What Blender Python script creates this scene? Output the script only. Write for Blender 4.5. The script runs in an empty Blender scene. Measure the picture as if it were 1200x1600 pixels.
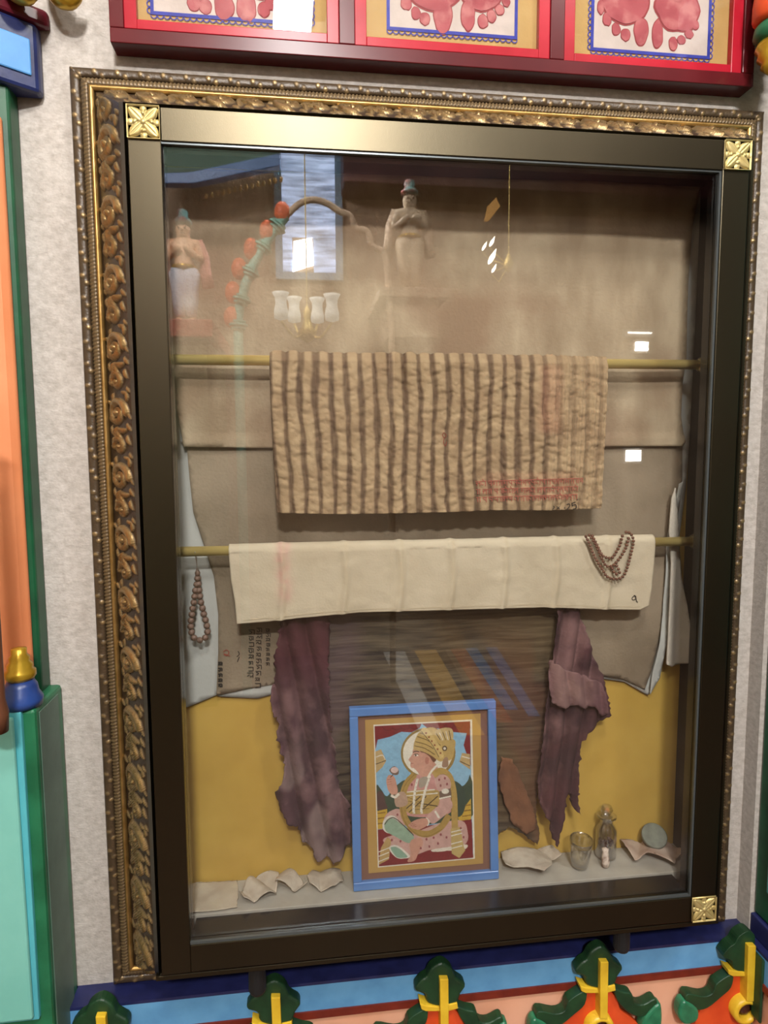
import bpy, bmesh, math, random
import numpy as np
from mathutils import Vector, Matrix, geometry

random.seed(7); RNG = np.random.default_rng(7)
SC = bpy.context.scene; COL = SC.collection; PI = math.pi

# ------------------------------------------------------------------ camera
F_PX = 1009.116
CAM = np.array([0.249809, -1.044973, -0.50977])
ROT = np.array([[0.9922072513675474, -0.12449300160007508, -0.005124732798935337],
                [-0.016885938344931017, -0.09360245778067221, -0.9954664459355869],
                [0.1234489182612305, 0.9877955620724469, -0.09497521850520192]])
cam = bpy.data.cameras.new('camera'); camo = bpy.data.objects.new('camera', cam); COL.objects.link(camo)
m = Matrix.Identity(4)
for i in range(3):
    m[i][0] = ROT[0][i]; m[i][1] = -ROT[1][i]; m[i][2] = -ROT[2][i]; m[i][3] = CAM[i]
camo.matrix_world = m
cam.sensor_fit = 'VERTICAL'; cam.sensor_height = 32.0; cam.lens = F_PX / 1600 * 32.0
cam.clip_start = 0.02
SC.camera = camo
SC.view_settings.view_transform = 'Standard'; SC.view_settings.look = 'None'
SC.view_settings.gamma = 1.0; SC.view_settings.exposure = 0.22
SC.view_settings.use_curve_mapping = False
SC.cycles.max_bounces = 10; SC.cycles.transparent_max_bounces = 12; SC.cycles.caustics_reflective = False

# ------------------------------------------------------------------ world + lights (the hall has no sky: a dim grey)
w = bpy.data.worlds.new('world'); SC.world = w; w.use_nodes = True
w.node_tree.nodes['Background'].inputs[0].default_value = (.9, .93, 1, 1)
w.node_tree.nodes['Background'].inputs[1].default_value = 0.10

def lamp(name, kind, loc, energy, color=(1, 1, 1), size=(.5, .5), target=None, **kw):
    l = bpy.data.lights.new(name, kind); l.energy = energy; l.color = color
    if kind == 'AREA':
        l.shape = 'RECTANGLE'; l.size, l.size_y = size
    else:
        l.shadow_soft_size = kw.get('radius', .1)
    o = bpy.data.objects.new(name, l); COL.objects.link(o); o.location = loc
    if target is not None:
        o.rotation_euler = (Vector(target) - Vector(loc)).to_track_quat('-Z', 'Y').to_euler()
    return o
CEIL = 2.0; FLOOR = -2.06; WALL = .15; OPP = -3.75
lamp('hall_or_helper_light', 'AREA', (.24, -1.78, 1.40), 26, (1.0, .975, .94), (.17, .34), (.45, .1, -.7))
lamp('hall_or_helper_light', 'AREA', (1.7, -1.75, 1.95), 70, (1.0, .965, .91), (.5, .3), (1.25, -2.5, -2.0))  # added lamp, unseen, put in to brighten the rug's mirrored stripes
lamp('hall_or_helper_light', 'AREA', (.30, -3.3, 1.56), 108, (1.0, .975, .94), (.5, .16), (.45, .1, -.75))
lamp('hall_or_helper_light', 'AREA', (-.7, -1.5, 1.75), 130, (1.0, .96, .92), (.6, .3), (.3, -3.6, .7))  # added lamp, unseen, turned on the far wall to brighten the statues

# ------------------------------------------------------------------ helpers
def ray(u, v):
    return ROT.T @ np.array([(u - 600) / F_PX, (v - 800) / F_PX, 1.0])
def at(u, v, Y):                  # the point at depth Y seen at (u, v)
    d = ray(u, v); return CAM + d * ((Y - CAM[1]) / d[1])
def atz(u, v, Z):                 # the point at height Z
    d = ray(u, v); return CAM + d * ((Z - CAM[2]) / d[2])
GL = .008
def mir(u, v, D):                 # a point of the hall, D behind the glass, whose mirror image is seen at (u, v)
    q = at(u, v, 2 * GL + D); return np.array([q[0], -D, q[2]])

def srgb(c):
    return tuple(((x / 255) / 12.92 if x / 255 <= .04045 else ((x / 255 + .055) / 1.055) ** 2.4) for x in c) + (1.0,)

MATS = {}
def mat(name, c1, c2=None, scale=20, rough=.6, metal=0.0, bump=0.0, bscale=200, stretch=(1, 1, 1), bstretch=(1, 1, 1),
        lo=.35, hi=.65, detail=6, coat=0.0, c3=None, scale3=4, weave=0.0, spec=.5, emit=None, estr=0):
    if name in MATS: return MATS[name]
    M = bpy.data.materials.new(name); M.use_nodes = True; nt = M.node_tree; N = nt.nodes; L = nt.links
    b = N['Principled BSDF']; b.inputs['Roughness'].default_value = rough; b.inputs['Metallic'].default_value = metal
    b.inputs['Coat Weight'].default_value = coat; b.inputs['Coat Roughness'].default_value = .12
    b.inputs['Specular IOR Level'].default_value = spec
    tc = N.new('ShaderNodeTexCoord')
    def noise(sc, st, det=6):
        mp = N.new('ShaderNodeMapping'); mp.inputs['Scale'].default_value = st; L.new(tc.outputs['Object'], mp.inputs[0])
        n = N.new('ShaderNodeTexNoise'); n.inputs['Scale'].default_value = sc; n.inputs['Detail'].default_value = det
        L.new(mp.outputs[0], n.inputs['Vector']); return n.outputs['Fac']
    def ramp(fac, a, z, ca, cz):
        r = N.new('ShaderNodeValToRGB'); r.color_ramp.elements[0].position = a; r.color_ramp.elements[1].position = z
        r.color_ramp.elements[0].color = ca; r.color_ramp.elements[1].color = cz; L.new(fac, r.inputs[0]); return r.outputs[0]
    def mix(fac, a, c):
        x = N.new('ShaderNodeMix'); x.data_type = 'RGBA'; L.new(fac, x.inputs[0])
        for s, val in ((6, a), (7, c)):
            if isinstance(val, tuple): x.inputs[s].default_value = val
            else: L.new(val, x.inputs[s])
        return x.outputs[2]
    b.inputs['Base Color'].default_value = srgb(c1)
    out = None
    if c2 is not None:
        out = ramp(noise(scale, stretch, detail), lo, hi, srgb(c1), srgb(c2))
    if c3 is not None:
        f = ramp(noise(scale3, (1, 1, 1), 4), .5, .66, (0, 0, 0, 1), (1, 1, 1, 1))
        out = mix(f, out if out is not None else srgb(c1), srgb(c3))
    if out is not None: L.new(out, b.inputs['Base Color'])
    if bump:
        h = noise(bscale, bstretch, 4)
        if weave:
            for d in ('X', 'Z'):
                wv = N.new('ShaderNodeTexWave'); wv.bands_direction = d; wv.inputs['Scale'].default_value = weave
                wv.inputs['Distortion'].default_value = 1.5; L.new(tc.outputs['Object'], wv.inputs['Vector'])
                a = N.new('ShaderNodeMath'); a.operation = 'ADD'; L.new(h, a.inputs[0]); L.new(wv.outputs['Fac'], a.inputs[1]); h = a.outputs[0]
        bp = N.new('ShaderNodeBump'); bp.inputs['Strength'].default_value = bump; bp.inputs['Distance'].default_value = .002
        L.new(h, bp.inputs['Height']); L.new(bp.outputs[0], b.inputs['Normal'])
    if emit is not None:
        b.inputs['Emission Color'].default_value = srgb(emit); b.inputs['Emission Strength'].default_value = estr
    MATS[name] = M; M['_attr'] = 0
    return M

def attr_mat(name, base, attrs, rough=.8, metal=0.0, bump=.3, bscale=300, weave=0, var=None, vscale=15, metal_attr=None, bstretch=(1, 1, 1), vstretch=(1, 1, 1)):
    """base colour, then for each (attribute, colour) mix by that attribute (dye, print and gilding worked into the piece itself)"""
    M = mat(name, base, var, scale=vscale, rough=rough, metal=metal, bump=bump, bscale=bscale, weave=weave, bstretch=bstretch, stretch=vstretch)
    nt = M.node_tree; N = nt.nodes; L = nt.links; b = N['Principled BSDF']
    for a, c in attrs:
        at_ = N.new('ShaderNodeAttribute'); at_.attribute_name = a
        x = N.new('ShaderNodeMix'); x.data_type = 'RGBA'; L.new(at_.outputs['Fac'], x.inputs[0])
        lk = b.inputs['Base Color'].links
        if lk: L.new(lk[0].from_socket, x.inputs[6])
        else: x.inputs[6].default_value = b.inputs['Base Color'].default_value
        x.inputs[7].default_value = srgb(c); L.new(x.outputs[2], b.inputs['Base Color'])
        if a == metal_attr: L.new(at_.outputs['Fac'], b.inputs['Metallic'])
    return M

def root(name, label, cat, loc=(0, 0, 0), group=None, kind=None):
    o = bpy.data.objects.new(name, None); COL.objects.link(o); o.location = [float(x) for x in loc]; o.empty_display_size = .02
    return tag(o, label, cat, group, kind)
def tag(o, label, cat=None, group=None, kind=None):
    o['label'] = label
    if cat: o['category'] = cat
    if group: o['group'] = group
    if kind: o['kind'] = kind
    return o
def abs_loc(p):
    v = Vector((0, 0, 0))
    while p is not None: v += p.location; p = p.parent
    return v

class MB:
    def __init__(s): s.v = []; s.f = []; s.m = []
    def add(s, vs, fs, mi=0):
        o = len(s.v); s.v += [tuple(float(c) for c in q) for q in vs]; s.f += [tuple(o + i for i in f) for f in fs]; s.m += [mi] * len(fs); return s
    def box(s, x0, x1, y0, y1, z0, z1, mi=0):
        return s.add([(x0, y0, z0), (x1, y0, z0), (x1, y1, z0), (x0, y1, z0), (x0, y0, z1), (x1, y0, z1), (x1, y1, z1), (x0, y1, z1)],
                     [(0, 1, 5, 4), (1, 2, 6, 5), (2, 3, 7, 6), (3, 0, 4, 7), (4, 5, 6, 7), (3, 2, 1, 0)], mi)
    def prism(s, poly, y0, y1, mi=0):          # polygon in XZ pulled along Y
        n = len(poly); a = sum(poly[i][0] * poly[(i + 1) % n][1] - poly[(i + 1) % n][0] * poly[i][1] for i in range(n))
        if a < 0: poly = poly[::-1]
        vs = [(x, y0, z) for x, z in poly] + [(x, y1, z) for x, z in poly]
        fs = [tuple(range(n)), tuple(range(2 * n - 1, n - 1, -1))] + [((i + 1) % n, i, n + i, n + (i + 1) % n) for i in range(n)]
        return s.add(vs, fs, mi)
    def plan(s, poly, z0, z1, mi=0):           # polygon in XY pulled along Z
        n = len(poly); a = sum(poly[i][0] * poly[(i + 1) % n][1] - poly[(i + 1) % n][0] * poly[i][1] for i in range(n))
        if a < 0: poly = poly[::-1]
        vs = [(x, y, z0) for x, y in poly] + [(x, y, z1) for x, y in poly]
        fs = [tuple(range(n - 1, -1, -1)), tuple(range(n, 2 * n))] + [(i, (i + 1) % n, n + (i + 1) % n, n + i) for i in range(n)]
        return s.add(vs, fs, mi)
    def tube(s, pts, r, seg=10, mi=0, cap=True):
        pts = [Vector(p) for p in pts]; n = len(pts); rs = r if hasattr(r, '__len__') else [r] * n; vs = []; fs = []
        up = Vector((.31, .17, .93))
        for i, p in enumerate(pts):
            t = (pts[min(i + 1, n - 1)] - pts[max(i - 1, 0)]).normalized()
            a = t.cross(up)
            if a.length < 1e-4: a = t.cross(Vector((1, 0, 0)))
            a.normalize(); b = t.cross(a).normalized()
            for k in range(seg):
                q = 2 * PI * k / seg; vs.append(p + (a * math.cos(q) + b * math.sin(q)) * rs[i])
        for i in range(n - 1):
            for k in range(seg):
                fs.append((i * seg + k, i * seg + (k + 1) % seg, (i + 1) * seg + (k + 1) % seg, (i + 1) * seg + k))
        if cap: fs += [tuple(range(seg)), tuple(range(n * seg - 1, (n - 1) * seg - 1, -1))]
        return s.add(vs, fs, mi)
    def lathe(s, prof, c=(0, 0, 0), seg=24, mi=0, sy=1.0):       # profile (r, z)
        n = len(prof); vs = []; fs = []
        for r, z in prof:
            for k in range(seg):
                q = 2 * PI * k / seg; vs.append((c[0] + r * math.cos(q), c[1] + sy * r * math.sin(q), c[2] + z))
        for i in range(n - 1):
            for k in range(seg):
                fs.append((i * seg + k, i * seg + (k + 1) % seg, (i + 1) * seg + (k + 1) % seg, (i + 1) * seg + k))
        fs += [tuple(range(seg))[::-1], tuple(range((n - 1) * seg, n * seg))]
        return s.add(vs, fs, mi)
    def ball(s, c, r, seg=12, mi=0, sc=(1, 1, 1)):
        prof = [(max(1e-5, r * math.sin(PI * i / (seg // 2))), -r * math.cos(PI * i / (seg // 2))) for i in range(seg // 2 + 1)]
        m0 = MB().lathe(prof, (0, 0, 0), seg)
        return s.add([(c[0] + x * sc[0], c[1] + y * sc[1], c[2] + z * sc[2]) for x, y, z in m0.v], m0.f, mi)
    def grid(s, P, mi=0):                       # P: array (a, b, 3)
        a, b = P.shape[:2]
        return s.add(P.reshape(-1, 3), [(i * b + j, i * b + j + 1, (i + 1) * b + j + 1, (i + 1) * b + j) for i in range(a - 1) for j in range(b - 1)], mi)
    def move(s, fn): s.v = [tuple(fn(Vector(q))) for q in s.v]; return s
    def build(s, name, mats, parent=None, smooth=False, bevel=0, seg=2, solid=0, sub=0, attrs=None, kind=None, label=None):
        me = bpy.data.meshes.new(name); off = abs_loc(parent)
        me.from_pydata([(x - off.x, y - off.y, z - off.z) for x, y, z in s.v], [], s.f); 
        mats = mats if isinstance(mats, (list, tuple)) else [mats]
        for k in mats: me.materials.append(k)
        me.polygons.foreach_set('material_index', s.m)
        if smooth: me.polygons.foreach_set('use_smooth', [True] * len(s.f))
        for a, val in (attrs or {}).items():
            t = me.attributes.new(a, 'FLOAT', 'POINT'); t.data.foreach_set('value', np.asarray(val, dtype=np.float32).ravel())
        bm = bmesh.new(); bm.from_mesh(me)
        if not solid: bmesh.ops.recalc_face_normals(bm, faces=bm.faces)
        bm.to_mesh(me); bm.free()
        me.update()
        o = bpy.data.objects.new(name, me); COL.objects.link(o)
        if parent is not None: o.parent = parent
        if bevel:
            md = o.modifiers.new('bevel', 'BEVEL'); md.width = bevel; md.segments = seg; md.limit_method = 'ANGLE'; md.angle_limit = .6
        if solid:
            md = o.modifiers.new('thickness', 'SOLIDIFY'); md.thickness = solid; md.offset = 0
        if sub:
            md = o.modifiers.new('sub', 'SUBSURF'); md.levels = md.render_levels = sub
        if kind: o['kind'] = kind
        if label: o['label'] = label
        return o

def hash2(i, j, seed):
    n = (i * 374761393 + j * 668265263 + seed * 974711) & 0x7fffffff
    n = ((n ^ (n >> 13)) * 1274126177) & 0x7fffffff
    return ((n ^ (n >> 16)) & 0xffff) / 65535.0
def vn(x, y, seed=0):                           # value noise, vectorised, 0..1
    x = np.asarray(x, float); y = np.asarray(y, float); x, y = np.broadcast_arrays(x, y)
    i = np.floor(x).astype(np.int64); j = np.floor(y).astype(np.int64); fx = x - i; fy = y - j
    fx = fx * fx * (3 - 2 * fx); fy = fy * fy * (3 - 2 * fy)
    a = hash2(i, j, seed); b = hash2(i + 1, j, seed); c = hash2(i, j + 1, seed); d = hash2(i + 1, j + 1, seed)
    return (a * (1 - fx) + b * fx) * (1 - fy) + (c * (1 - fx) + d * fx) * fy
def fbm(x, y, seed=0, o=3):
    t = 0; s = 0; k = 1.0
    for q in range(o): t = t + k * vn(x * 2 ** q, y * 2 ** q, seed + q * 17); s += k; k *= .5
    return t / s
def smooth(a, b, x):
    t = np.clip((x - a) / (b - a), 0, 1); return t * t * (3 - 2 * t)
def spline(pts, n):                              # Catmull-Rom through points, n samples
    P = np.array(pts, float); P = np.vstack([2 * P[0] - P[1], P, 2 * P[-1] - P[-2]]); k = len(P) - 3; out = []
    for t in np.linspace(0, k - 1e-6, n):
        i = int(t); f = t - i; a, b, c, d = P[i:i + 4]
        out.append(.5 * (2 * b + (c - a) * f + (2 * a - 5 * b + 4 * c - d) * f * f + (3 * b - a - 3 * c + d) * f ** 3))
    return np.array(out)

def poly_grid(poly, step):
    """fine triangulation of a polygon (XZ), boundary kept"""
    P = np.array(poly, float); n = len(P); bd = []
    for i in range(n):
        a, b = P[i], P[(i + 1) % n]; k = max(1, int(np.linalg.norm(b - a) / step))
        bd += [tuple(a + (b - a) * t / k) for t in range(k)]
    x0, z0 = P.min(0); x1, z1 = P.max(0); inner = []
    B = np.array(bd)
    for r, z in enumerate(np.arange(z0 + step * .5, z1, step * .87)):
        for x in np.arange(x0 + step * (.5 if r % 2 else .05), x1, step):
            c = False; j = n - 1
            for i in range(n):
                if (P[i][1] > z) != (P[j][1] > z) and x < (P[j][0] - P[i][0]) * (z - P[i][1]) / (P[j][1] - P[i][1]) + P[i][0]: c = not c
                j = i
            if c and ((B[:, 0] - x) ** 2 + (B[:, 1] - z) ** 2).min() > (.45 * step) ** 2: inner.append((x, z))
    vs = [Vector((float(q[0]), float(q[1]))) for q in bd + inner]
    k = len(bd)
    r = geometry.delaunay_2d_cdt(vs, [(i, (i + 1) % k) for i in range(k)], [list(range(k))], 1, 1e-6)
    return np.array([(q.x, q.y) for q in r[0]]), [tuple(f) for f in r[2]]

def jag(poly, amp, step, seed=0):                # ragged outline
    P = np.array(poly, float); n = len(P); out = []; rg = np.random.default_rng(seed)
    for i in range(n):
        a, b = P[i], P[(i + 1) % n]; k = max(1, int(np.linalg.norm(b - a) / step))
        for t in range(k):
            q = a + (b - a) * t / k
            if t: q = q + rg.normal(0, amp, 2)
            out.append(tuple(q))
    return out

def sheet(name, px, Y, relief, material, parent=None, step=.006, thick=.0014, ragged=0, seed=0, attrs=None):
    """a hanging cloth whose outline is given as seen, hung at depth Y; relief(x, z) moves it toward the glass"""
    poly = [tuple(at(u, v, Y)[[0, 2]]) for u, v in px]
    if ragged: poly = jag(poly, ragged, step * 1.2, seed)
    V, F = poly_grid(poly, step)
    y = Y - relief(V[:, 0], V[:, 1])
    mb = MB().add(np.c_[V[:, 0], y, V[:, 1]], F)
    at_ = {k: fn(V[:, 0], V[:, 1]) for k, fn in (attrs or {}).items()}
    return mb.build(name, material, parent, smooth=True, solid=thick, attrs=at_)

# ------------------------------------------------------------------ materials
stucco = mat('stucco', (198, 191, 184), (172, 164, 156), scale=90, stretch=(1, 1, 1.4), rough=.9, bump=.5, bscale=260, bstretch=(.8, .8, 1.1), lo=.3, hi=.7)
bronze = mat('bronze_anodised', (80, 73, 59), (71, 65, 52), scale=3, rough=.34, metal=1.0, bump=.05, bscale=900, stretch=(1, 1, .1))
black = mat('black_lacquer', (19, 21, 22), rough=.25)
blackside = mat('black_side_board', (14, 16, 17), rough=.5)
yellow = mat('yellow_paint', (202, 168, 82), (190, 155, 72), scale=9, rough=.5)
shelfm = mat('grey_shelf', (172, 168, 158), (160, 156, 146), scale=30, rough=.45, bump=.1)
brass = mat('brass', (244, 218, 140), (228, 198, 120), scale=14, rough=.30, metal=.5, stretch=(1, 1, 1))
giltline = mat('gilt_fillet', (194, 158, 98), (166, 130, 74), scale=40, rough=.38, metal=.85)
rosem = mat('rosette_gilt', (198, 180, 124), (186, 164, 104), scale=50, rough=.45, metal=.6)
gilt = attr_mat('gilt_carving', (50, 37, 27), [('gild', (188, 159, 112))], rough=.36, bump=.25, bscale=500, var=(62, 48, 36), vscale=60, metal_attr='gild')
rubber = mat('black_rubber', (18, 18, 20), rough=.6)
navy = mat('navy_paint', (38, 43, 92), (30, 34, 76), scale=30, rough=.4, bump=.1, bscale=120)
navyc = mat('navy_capital', (34, 46, 96), (26, 34, 76), scale=25, rough=.35, bump=.12, bscale=90)
skyb = mat('light_blue_paint', (104, 166, 214), (92, 152, 202), scale=22, rough=.45, bump=.1, bscale=80)
skyc = mat('capital_blue_paint', (92, 156, 216), (84, 146, 208), scale=22, rough=.4, bump=.1, bscale=80)
dred = mat('dark_red_paint', (124, 42, 26), (104, 32, 20), scale=30, rough=.45, bump=.1)
peach = mat('peach_paint', (232, 172, 142), (222, 158, 126), scale=8, rough=.55, bump=.12, bscale=60)
leafg = mat('dark_green_paint', (26, 64, 34), (16, 48, 26), scale=40, rough=.5, bump=.15, bscale=120)
tealg = mat('teal_leaf_paint', (44, 122, 86), (30, 98, 68), scale=50, rough=.4, bump=.15)
ypaint = mat('yellow_moulding_paint', (228, 190, 52), (212, 170, 40), scale=30, rough=.38, bump=.1)
orangep = mat('orange_red_paint', (222, 84, 38), (206, 68, 30), scale=15, rough=.4, bump=.1)
brownp = mat('brown_bud_paint', (62, 30, 22), rough=.3)
pilg = mat('pilaster_green', (20, 84, 52), (12, 66, 42), scale=18, rough=.4, bump=.12, bscale=60)
pilgr = mat('pedestal_green', (36, 112, 76), (26, 92, 60), scale=18, rough=.4, bump=.1)
pilgrey = mat('pedestal_grey_green', (92, 118, 104), (80, 104, 92), scale=18, rough=.5, bump=.1)
pilo = mat('panel_orange', (232, 148, 100), (222, 134, 86), scale=7, rough=.5, bump=.1, bscale=60)
turq = mat('panel_turquoise', (128, 196, 184), (116, 186, 175), scale=9, rough=.45, bump=.1, bscale=60)
turqd = mat('panel_turquoise_edge', (88, 182, 194), (80, 170, 184), scale=9, rough=.45)
goldp = mat('gold_paint', (200, 164, 52), (170, 132, 34), scale=30, rough=.3, metal=.55, bump=.12, bscale=90)
maroonp = mat('maroon_petal_paint', (96, 22, 38), (76, 14, 28), scale=20, rough=.3)
bluep = mat('blue_paint', (42, 72, 140), (34, 58, 118), scale=20, rough=.35, bump=.1)
wood = mat('brown_wood', (116, 72, 48), (92, 54, 36), scale=14, rough=.45, stretch=(4, 4, .4), bump=.15)
def pane_mat(name, fac, tint=.96, rough=0.0, power=5):
    M = bpy.data.materials.new(name); M.use_nodes = True; nt = M.node_tree; N = nt.nodes; L = nt.links
    N.remove(N['Principled BSDF']); out = N['Material Output']
    t = N.new('ShaderNodeBsdfTransparent'); t.inputs[0].default_value = (tint, tint, tint * .995, 1)
    g = N.new('ShaderNodeBsdfGlossy'); g.inputs['Roughness'].default_value = rough
    fr = N.new('ShaderNodeLayerWeight'); fr.inputs[0].default_value = .5
    pw = N.new('ShaderNodeMath'); pw.operation = 'POWER'; pw.inputs[1].default_value = power; L.new(fr.outputs['Facing'], pw.inputs[0])
    a = N.new('ShaderNodeMath'); a.operation = 'MULTIPLY_ADD'; a.inputs[1].default_value = .9; a.inputs[2].default_value = fac; L.new(pw.outputs[0], a.inputs[0])
    mx = N.new('ShaderNodeMixShader'); L.new(a.outputs[0], mx.inputs[0]); L.new(t.outputs[0], mx.inputs[1]); L.new(g.outputs[0], mx.inputs[2]); L.new(mx.outputs[0], out.inputs[0])
    return M
glassm = pane_mat('clear_glass', .17, .93, .05, 2.2)
pane = pane_mat('case_glass', .07)
thinpane = pane_mat('picture_glass', .02)

# ------------------------------------------------------------------ room shell
B0, B1, BZ0, BZ1 = -.012, 1.008, -1.372, -.02         # the recess of the case in the wall
mb = MB()
XL, XR = -2.3, 1.158
for x0, x1, z0, z1 in ((XL, B0 - .012, FLOOR, CEIL), (B1 + .012, XR, FLOOR, CEIL), (B0 - .012, B1 + .012, BZ1 + .012, CEIL), (B0 - .012, B1 + .012, FLOOR, BZ0 - .012)):
    mb.box(x0, x1, WALL, WALL + .08, z0, z1)
mb.build('wall_back', stucco, kind='structure')
MB().box(1.158, 1.30, .112, .23, FLOOR, CEIL).build('wall_right_return', stucco, kind='structure')
MB().box(XL, 5.0, OPP - .1, .25, FLOOR - .1, FLOOR).build('floor', mat('floor_stone', (112, 92, 80), (92, 74, 64), scale=3, rough=.4), kind='structure')
MB().box(XL, 5.0, OPP - .1, .25, CEIL, CEIL + .1).build('ceiling', mat('ceiling_paint', (226, 222, 212), rough=.8), kind='structure')
MB().box(XL - .1, XL, OPP - .1, .25, FLOOR, CEIL).build('wall_left', mat('left_wall_paint', (214, 204, 176), (200, 188, 160), scale=3, rough=.8), kind='structure')
MB().box(5.0, 5.1, OPP - .1, .25, FLOOR, CEIL).build('wall_right', mat('right_wall_paint', (70, 46, 40), (58, 38, 34), scale=3, rough=.8), kind='structure')
hallwall = mat('hall_wall_paint', (158, 138, 116), (136, 116, 98), scale=2.2, rough=.8)
MB().box(XL, 5.0, OPP - .1, OPP, FLOOR, CEIL).build('wall_front', hallwall, kind='structure')

# dado under the case: navy ledge, light blue band, dark red line, peach field
DZ = -1.515; DY = .10; DX0, DX1 = -.20, 1.145
mb = MB().box(DX0, DX1, DY, WALL, DZ - .006, DZ, 0)
mb.box(DX0, DX1, DY, WALL, DZ - .058, DZ - .006, 1); mb.box(DX0, DX1, DY - .003, WALL, DZ - .073, DZ - .058, 2)
mb.box(DX0, DX1, DY + .004, WALL, DZ - .40, DZ - .073, 3); mb.box(DX0, DX1, DY - .01, WALL, FLOOR, DZ - .40, 2)
# the corner where the dado turns toward the viewer on the right
for z0, z1, k, ex in ((DZ - .006, DZ, 0, 0), (DZ - .058, DZ - .006, 1, 0), (DZ - .073, DZ - .058, 2, -.003), (DZ - .40, DZ - .073, 3, .004), (FLOOR, DZ - .4, 2, -.01)):
    mb.box(1.145 + ex, 1.6, -.22, WALL, z0, z1, k)
mb.build('trim_1', [navy, skyb, dred, peach], kind='structure')

# ------------------------------------------------------------------ the display case
ST = .0479; H = 1.3856
case = root('display_case', 'large glass-fronted display case with dark bronze rails inside an ornate carved gilt frame', 'display case', (.5, 0.02, -H))
MB().box(0, ST, 0, .02, -H, 0).build('stile', bronze, case, bevel=.0012)
MB().box(1 - ST, 1, 0, .02, -H, 0).build('stile', bronze, case, bevel=.0012)
MB().box(ST, 1 - ST, 0.0004, .02, -ST, 0).build('rail', bronze, case, bevel=.0012)
MB().box(ST, 1 - ST, 0.0004, .02, -H, -H + ST).build('rail', bronze, case, bevel=.0012)
# black reveal behind the glass
mb = MB(); a, b, c, d = ST, 1 - ST, -H + ST, -ST; y0, y1 = .0205, .040
mb.box(a - .05, a, y0, y1, c - .02, d + .02); mb.box(b, b + .05, y0, y1, c - .02, d + .02)
mb.box(a, b, y0, y1, d, d + .02); mb.box(a, b, y0, .066, c - .03, c)
mb.build('reveal', black, case)
MB().box(a + .0005, b - .0005, GL, GL + .004, c + .0005, d - .0005).build('glass_pane', pane, case)
bead = mat('glazing_bead', (92, 98, 100), rough=.3, metal=.6)
mb = MB()
mb.box(b - .004, b - .0002, .0028, GL - .0003, c, d); mb.box(a, b - .004, .0028, GL - .0003, c, c + .004); mb.box(a, b - .004, .0028, GL - .0003, d - .003, d)
mb.build('glazing_bead', bead, case)
SHZ = -1.334
MB().box(B0, B1, .155, .167, BZ0, BZ1).build('back_panel', yellow, case, label='yellow painted back panel')
MB().box(B0 - .008, B0, .0665, .167, BZ0, BZ1).build('side_panel', blackside, case)
MB().box(B1, B1 + .008, .0665, .167, BZ0, BZ1).build('side_panel', blackside, case)
MB().box(B0, B1, .0665, .155, BZ1, BZ1 + .008).build('top_panel', blackside, case)
MB().box(B0, B1, .0680, .1545, SHZ - .016, SHZ).build('shelf_board', shelfm, case, bevel=.001)
# lip between the metal rails and the carving
mb = MB()
def ring(mb, w0, y0, w1, y1, mi=0):
    o = [(-w0, y0, w0), (1 + w0, y0, w0), (1 + w0, y0, -H - w0), (-w0, y0, -H - w0)]
    i = [(-w1, y1, w1), (1 + w1, y1, w1), (1 + w1, y1, -H - w1), (-w1, y1, -H - w1)]
    return mb.add(o + i, [(k, (k + 1) % 4, 4 + (k + 1) % 4, 4 + k) for k in range(4)], mi)
ring(mb, .0004, .001, .002, .010); ring(mb, .002, .010, .004, .006); ring(mb, .004, .006, .0055, .0035); ring(mb, .0055, .0035, .0175, .028); ring(mb, .0175, .028, .0195, .050)
mb.box(-.0105, 1.0105, .0045, .060, -H - .0135, -H - .004); mb.box(1.004, 1.0105, .0045, .060, -H - .004, .003)
mb.build('bronze_lip', bronze, case)
# corner rosettes (the bottom left one is missing)
def rosette(x, z):
    n = 64; q = np.linspace(-1, 1, n); X, Z = np.meshgrid(q, q, indexing='ij')
    r = np.hypot(X, Z); th = np.arctan2(Z, X); h = np.zeros_like(r)
    for k in range(4):
        a0 = PI / 4 + k * PI / 2; c, s = math.cos(a0), math.sin(a0)
        lx = X * c + Z * s; lz = -X * s + Z * c
        wd = .34 * np.sin(np.clip(lx / 1.22, 0, 1) * PI) ** .7 + 1e-4
        leaf = np.clip(1 - (lz / wd) ** 2, 0, 1) ** .5 * (lx > .1) * (lx < 1.2)
        h = np.maximum(h, .75 * leaf - .25 * np.exp(-(lz / .05) ** 2) * (leaf > 0))
        a1 = k * PI / 2; bx, bz = .52 * math.cos(a1), .52 * math.sin(a1)
        h = np.maximum(h, .8 * np.sqrt(np.clip(1 - ((X - bx) ** 2 + (Z - bz) ** 2) / .15 ** 2, 0, 1)))
        bx, bz = .8 * math.cos(a1), .8 * math.sin(a1)
        h = np.maximum(h, .45 * np.sqrt(np.clip(1 - ((X - bx) ** 2 + (Z - bz) ** 2) / .2 ** 2, 0, 1)))
    h = np.maximum(h, 1.0 * np.sqrt(np.clip(1 - r ** 2 / .2 ** 2, 0, 1)) * .8 + .25 * (r < .26))
    h = np.maximum(h, .7 * ((np.abs(X) > .95) | (np.abs(Z) > .95)))
    s = ST / 2 - .0004; P = np.stack([x + X * s, -.0012 - .0045 * h, z + Z * s], -1)
    mb = MB().grid(P); mb.box(x - s, x + s, -.0012, -.0001, z - s, z + s)
    return mb.build('corner_rosette', rosem, case, smooth=True)
rosette(ST / 2, -ST / 2); rosette(1 - ST / 2, -ST / 2); rosette(1 - ST / 2, -H + ST / 2)

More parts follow.
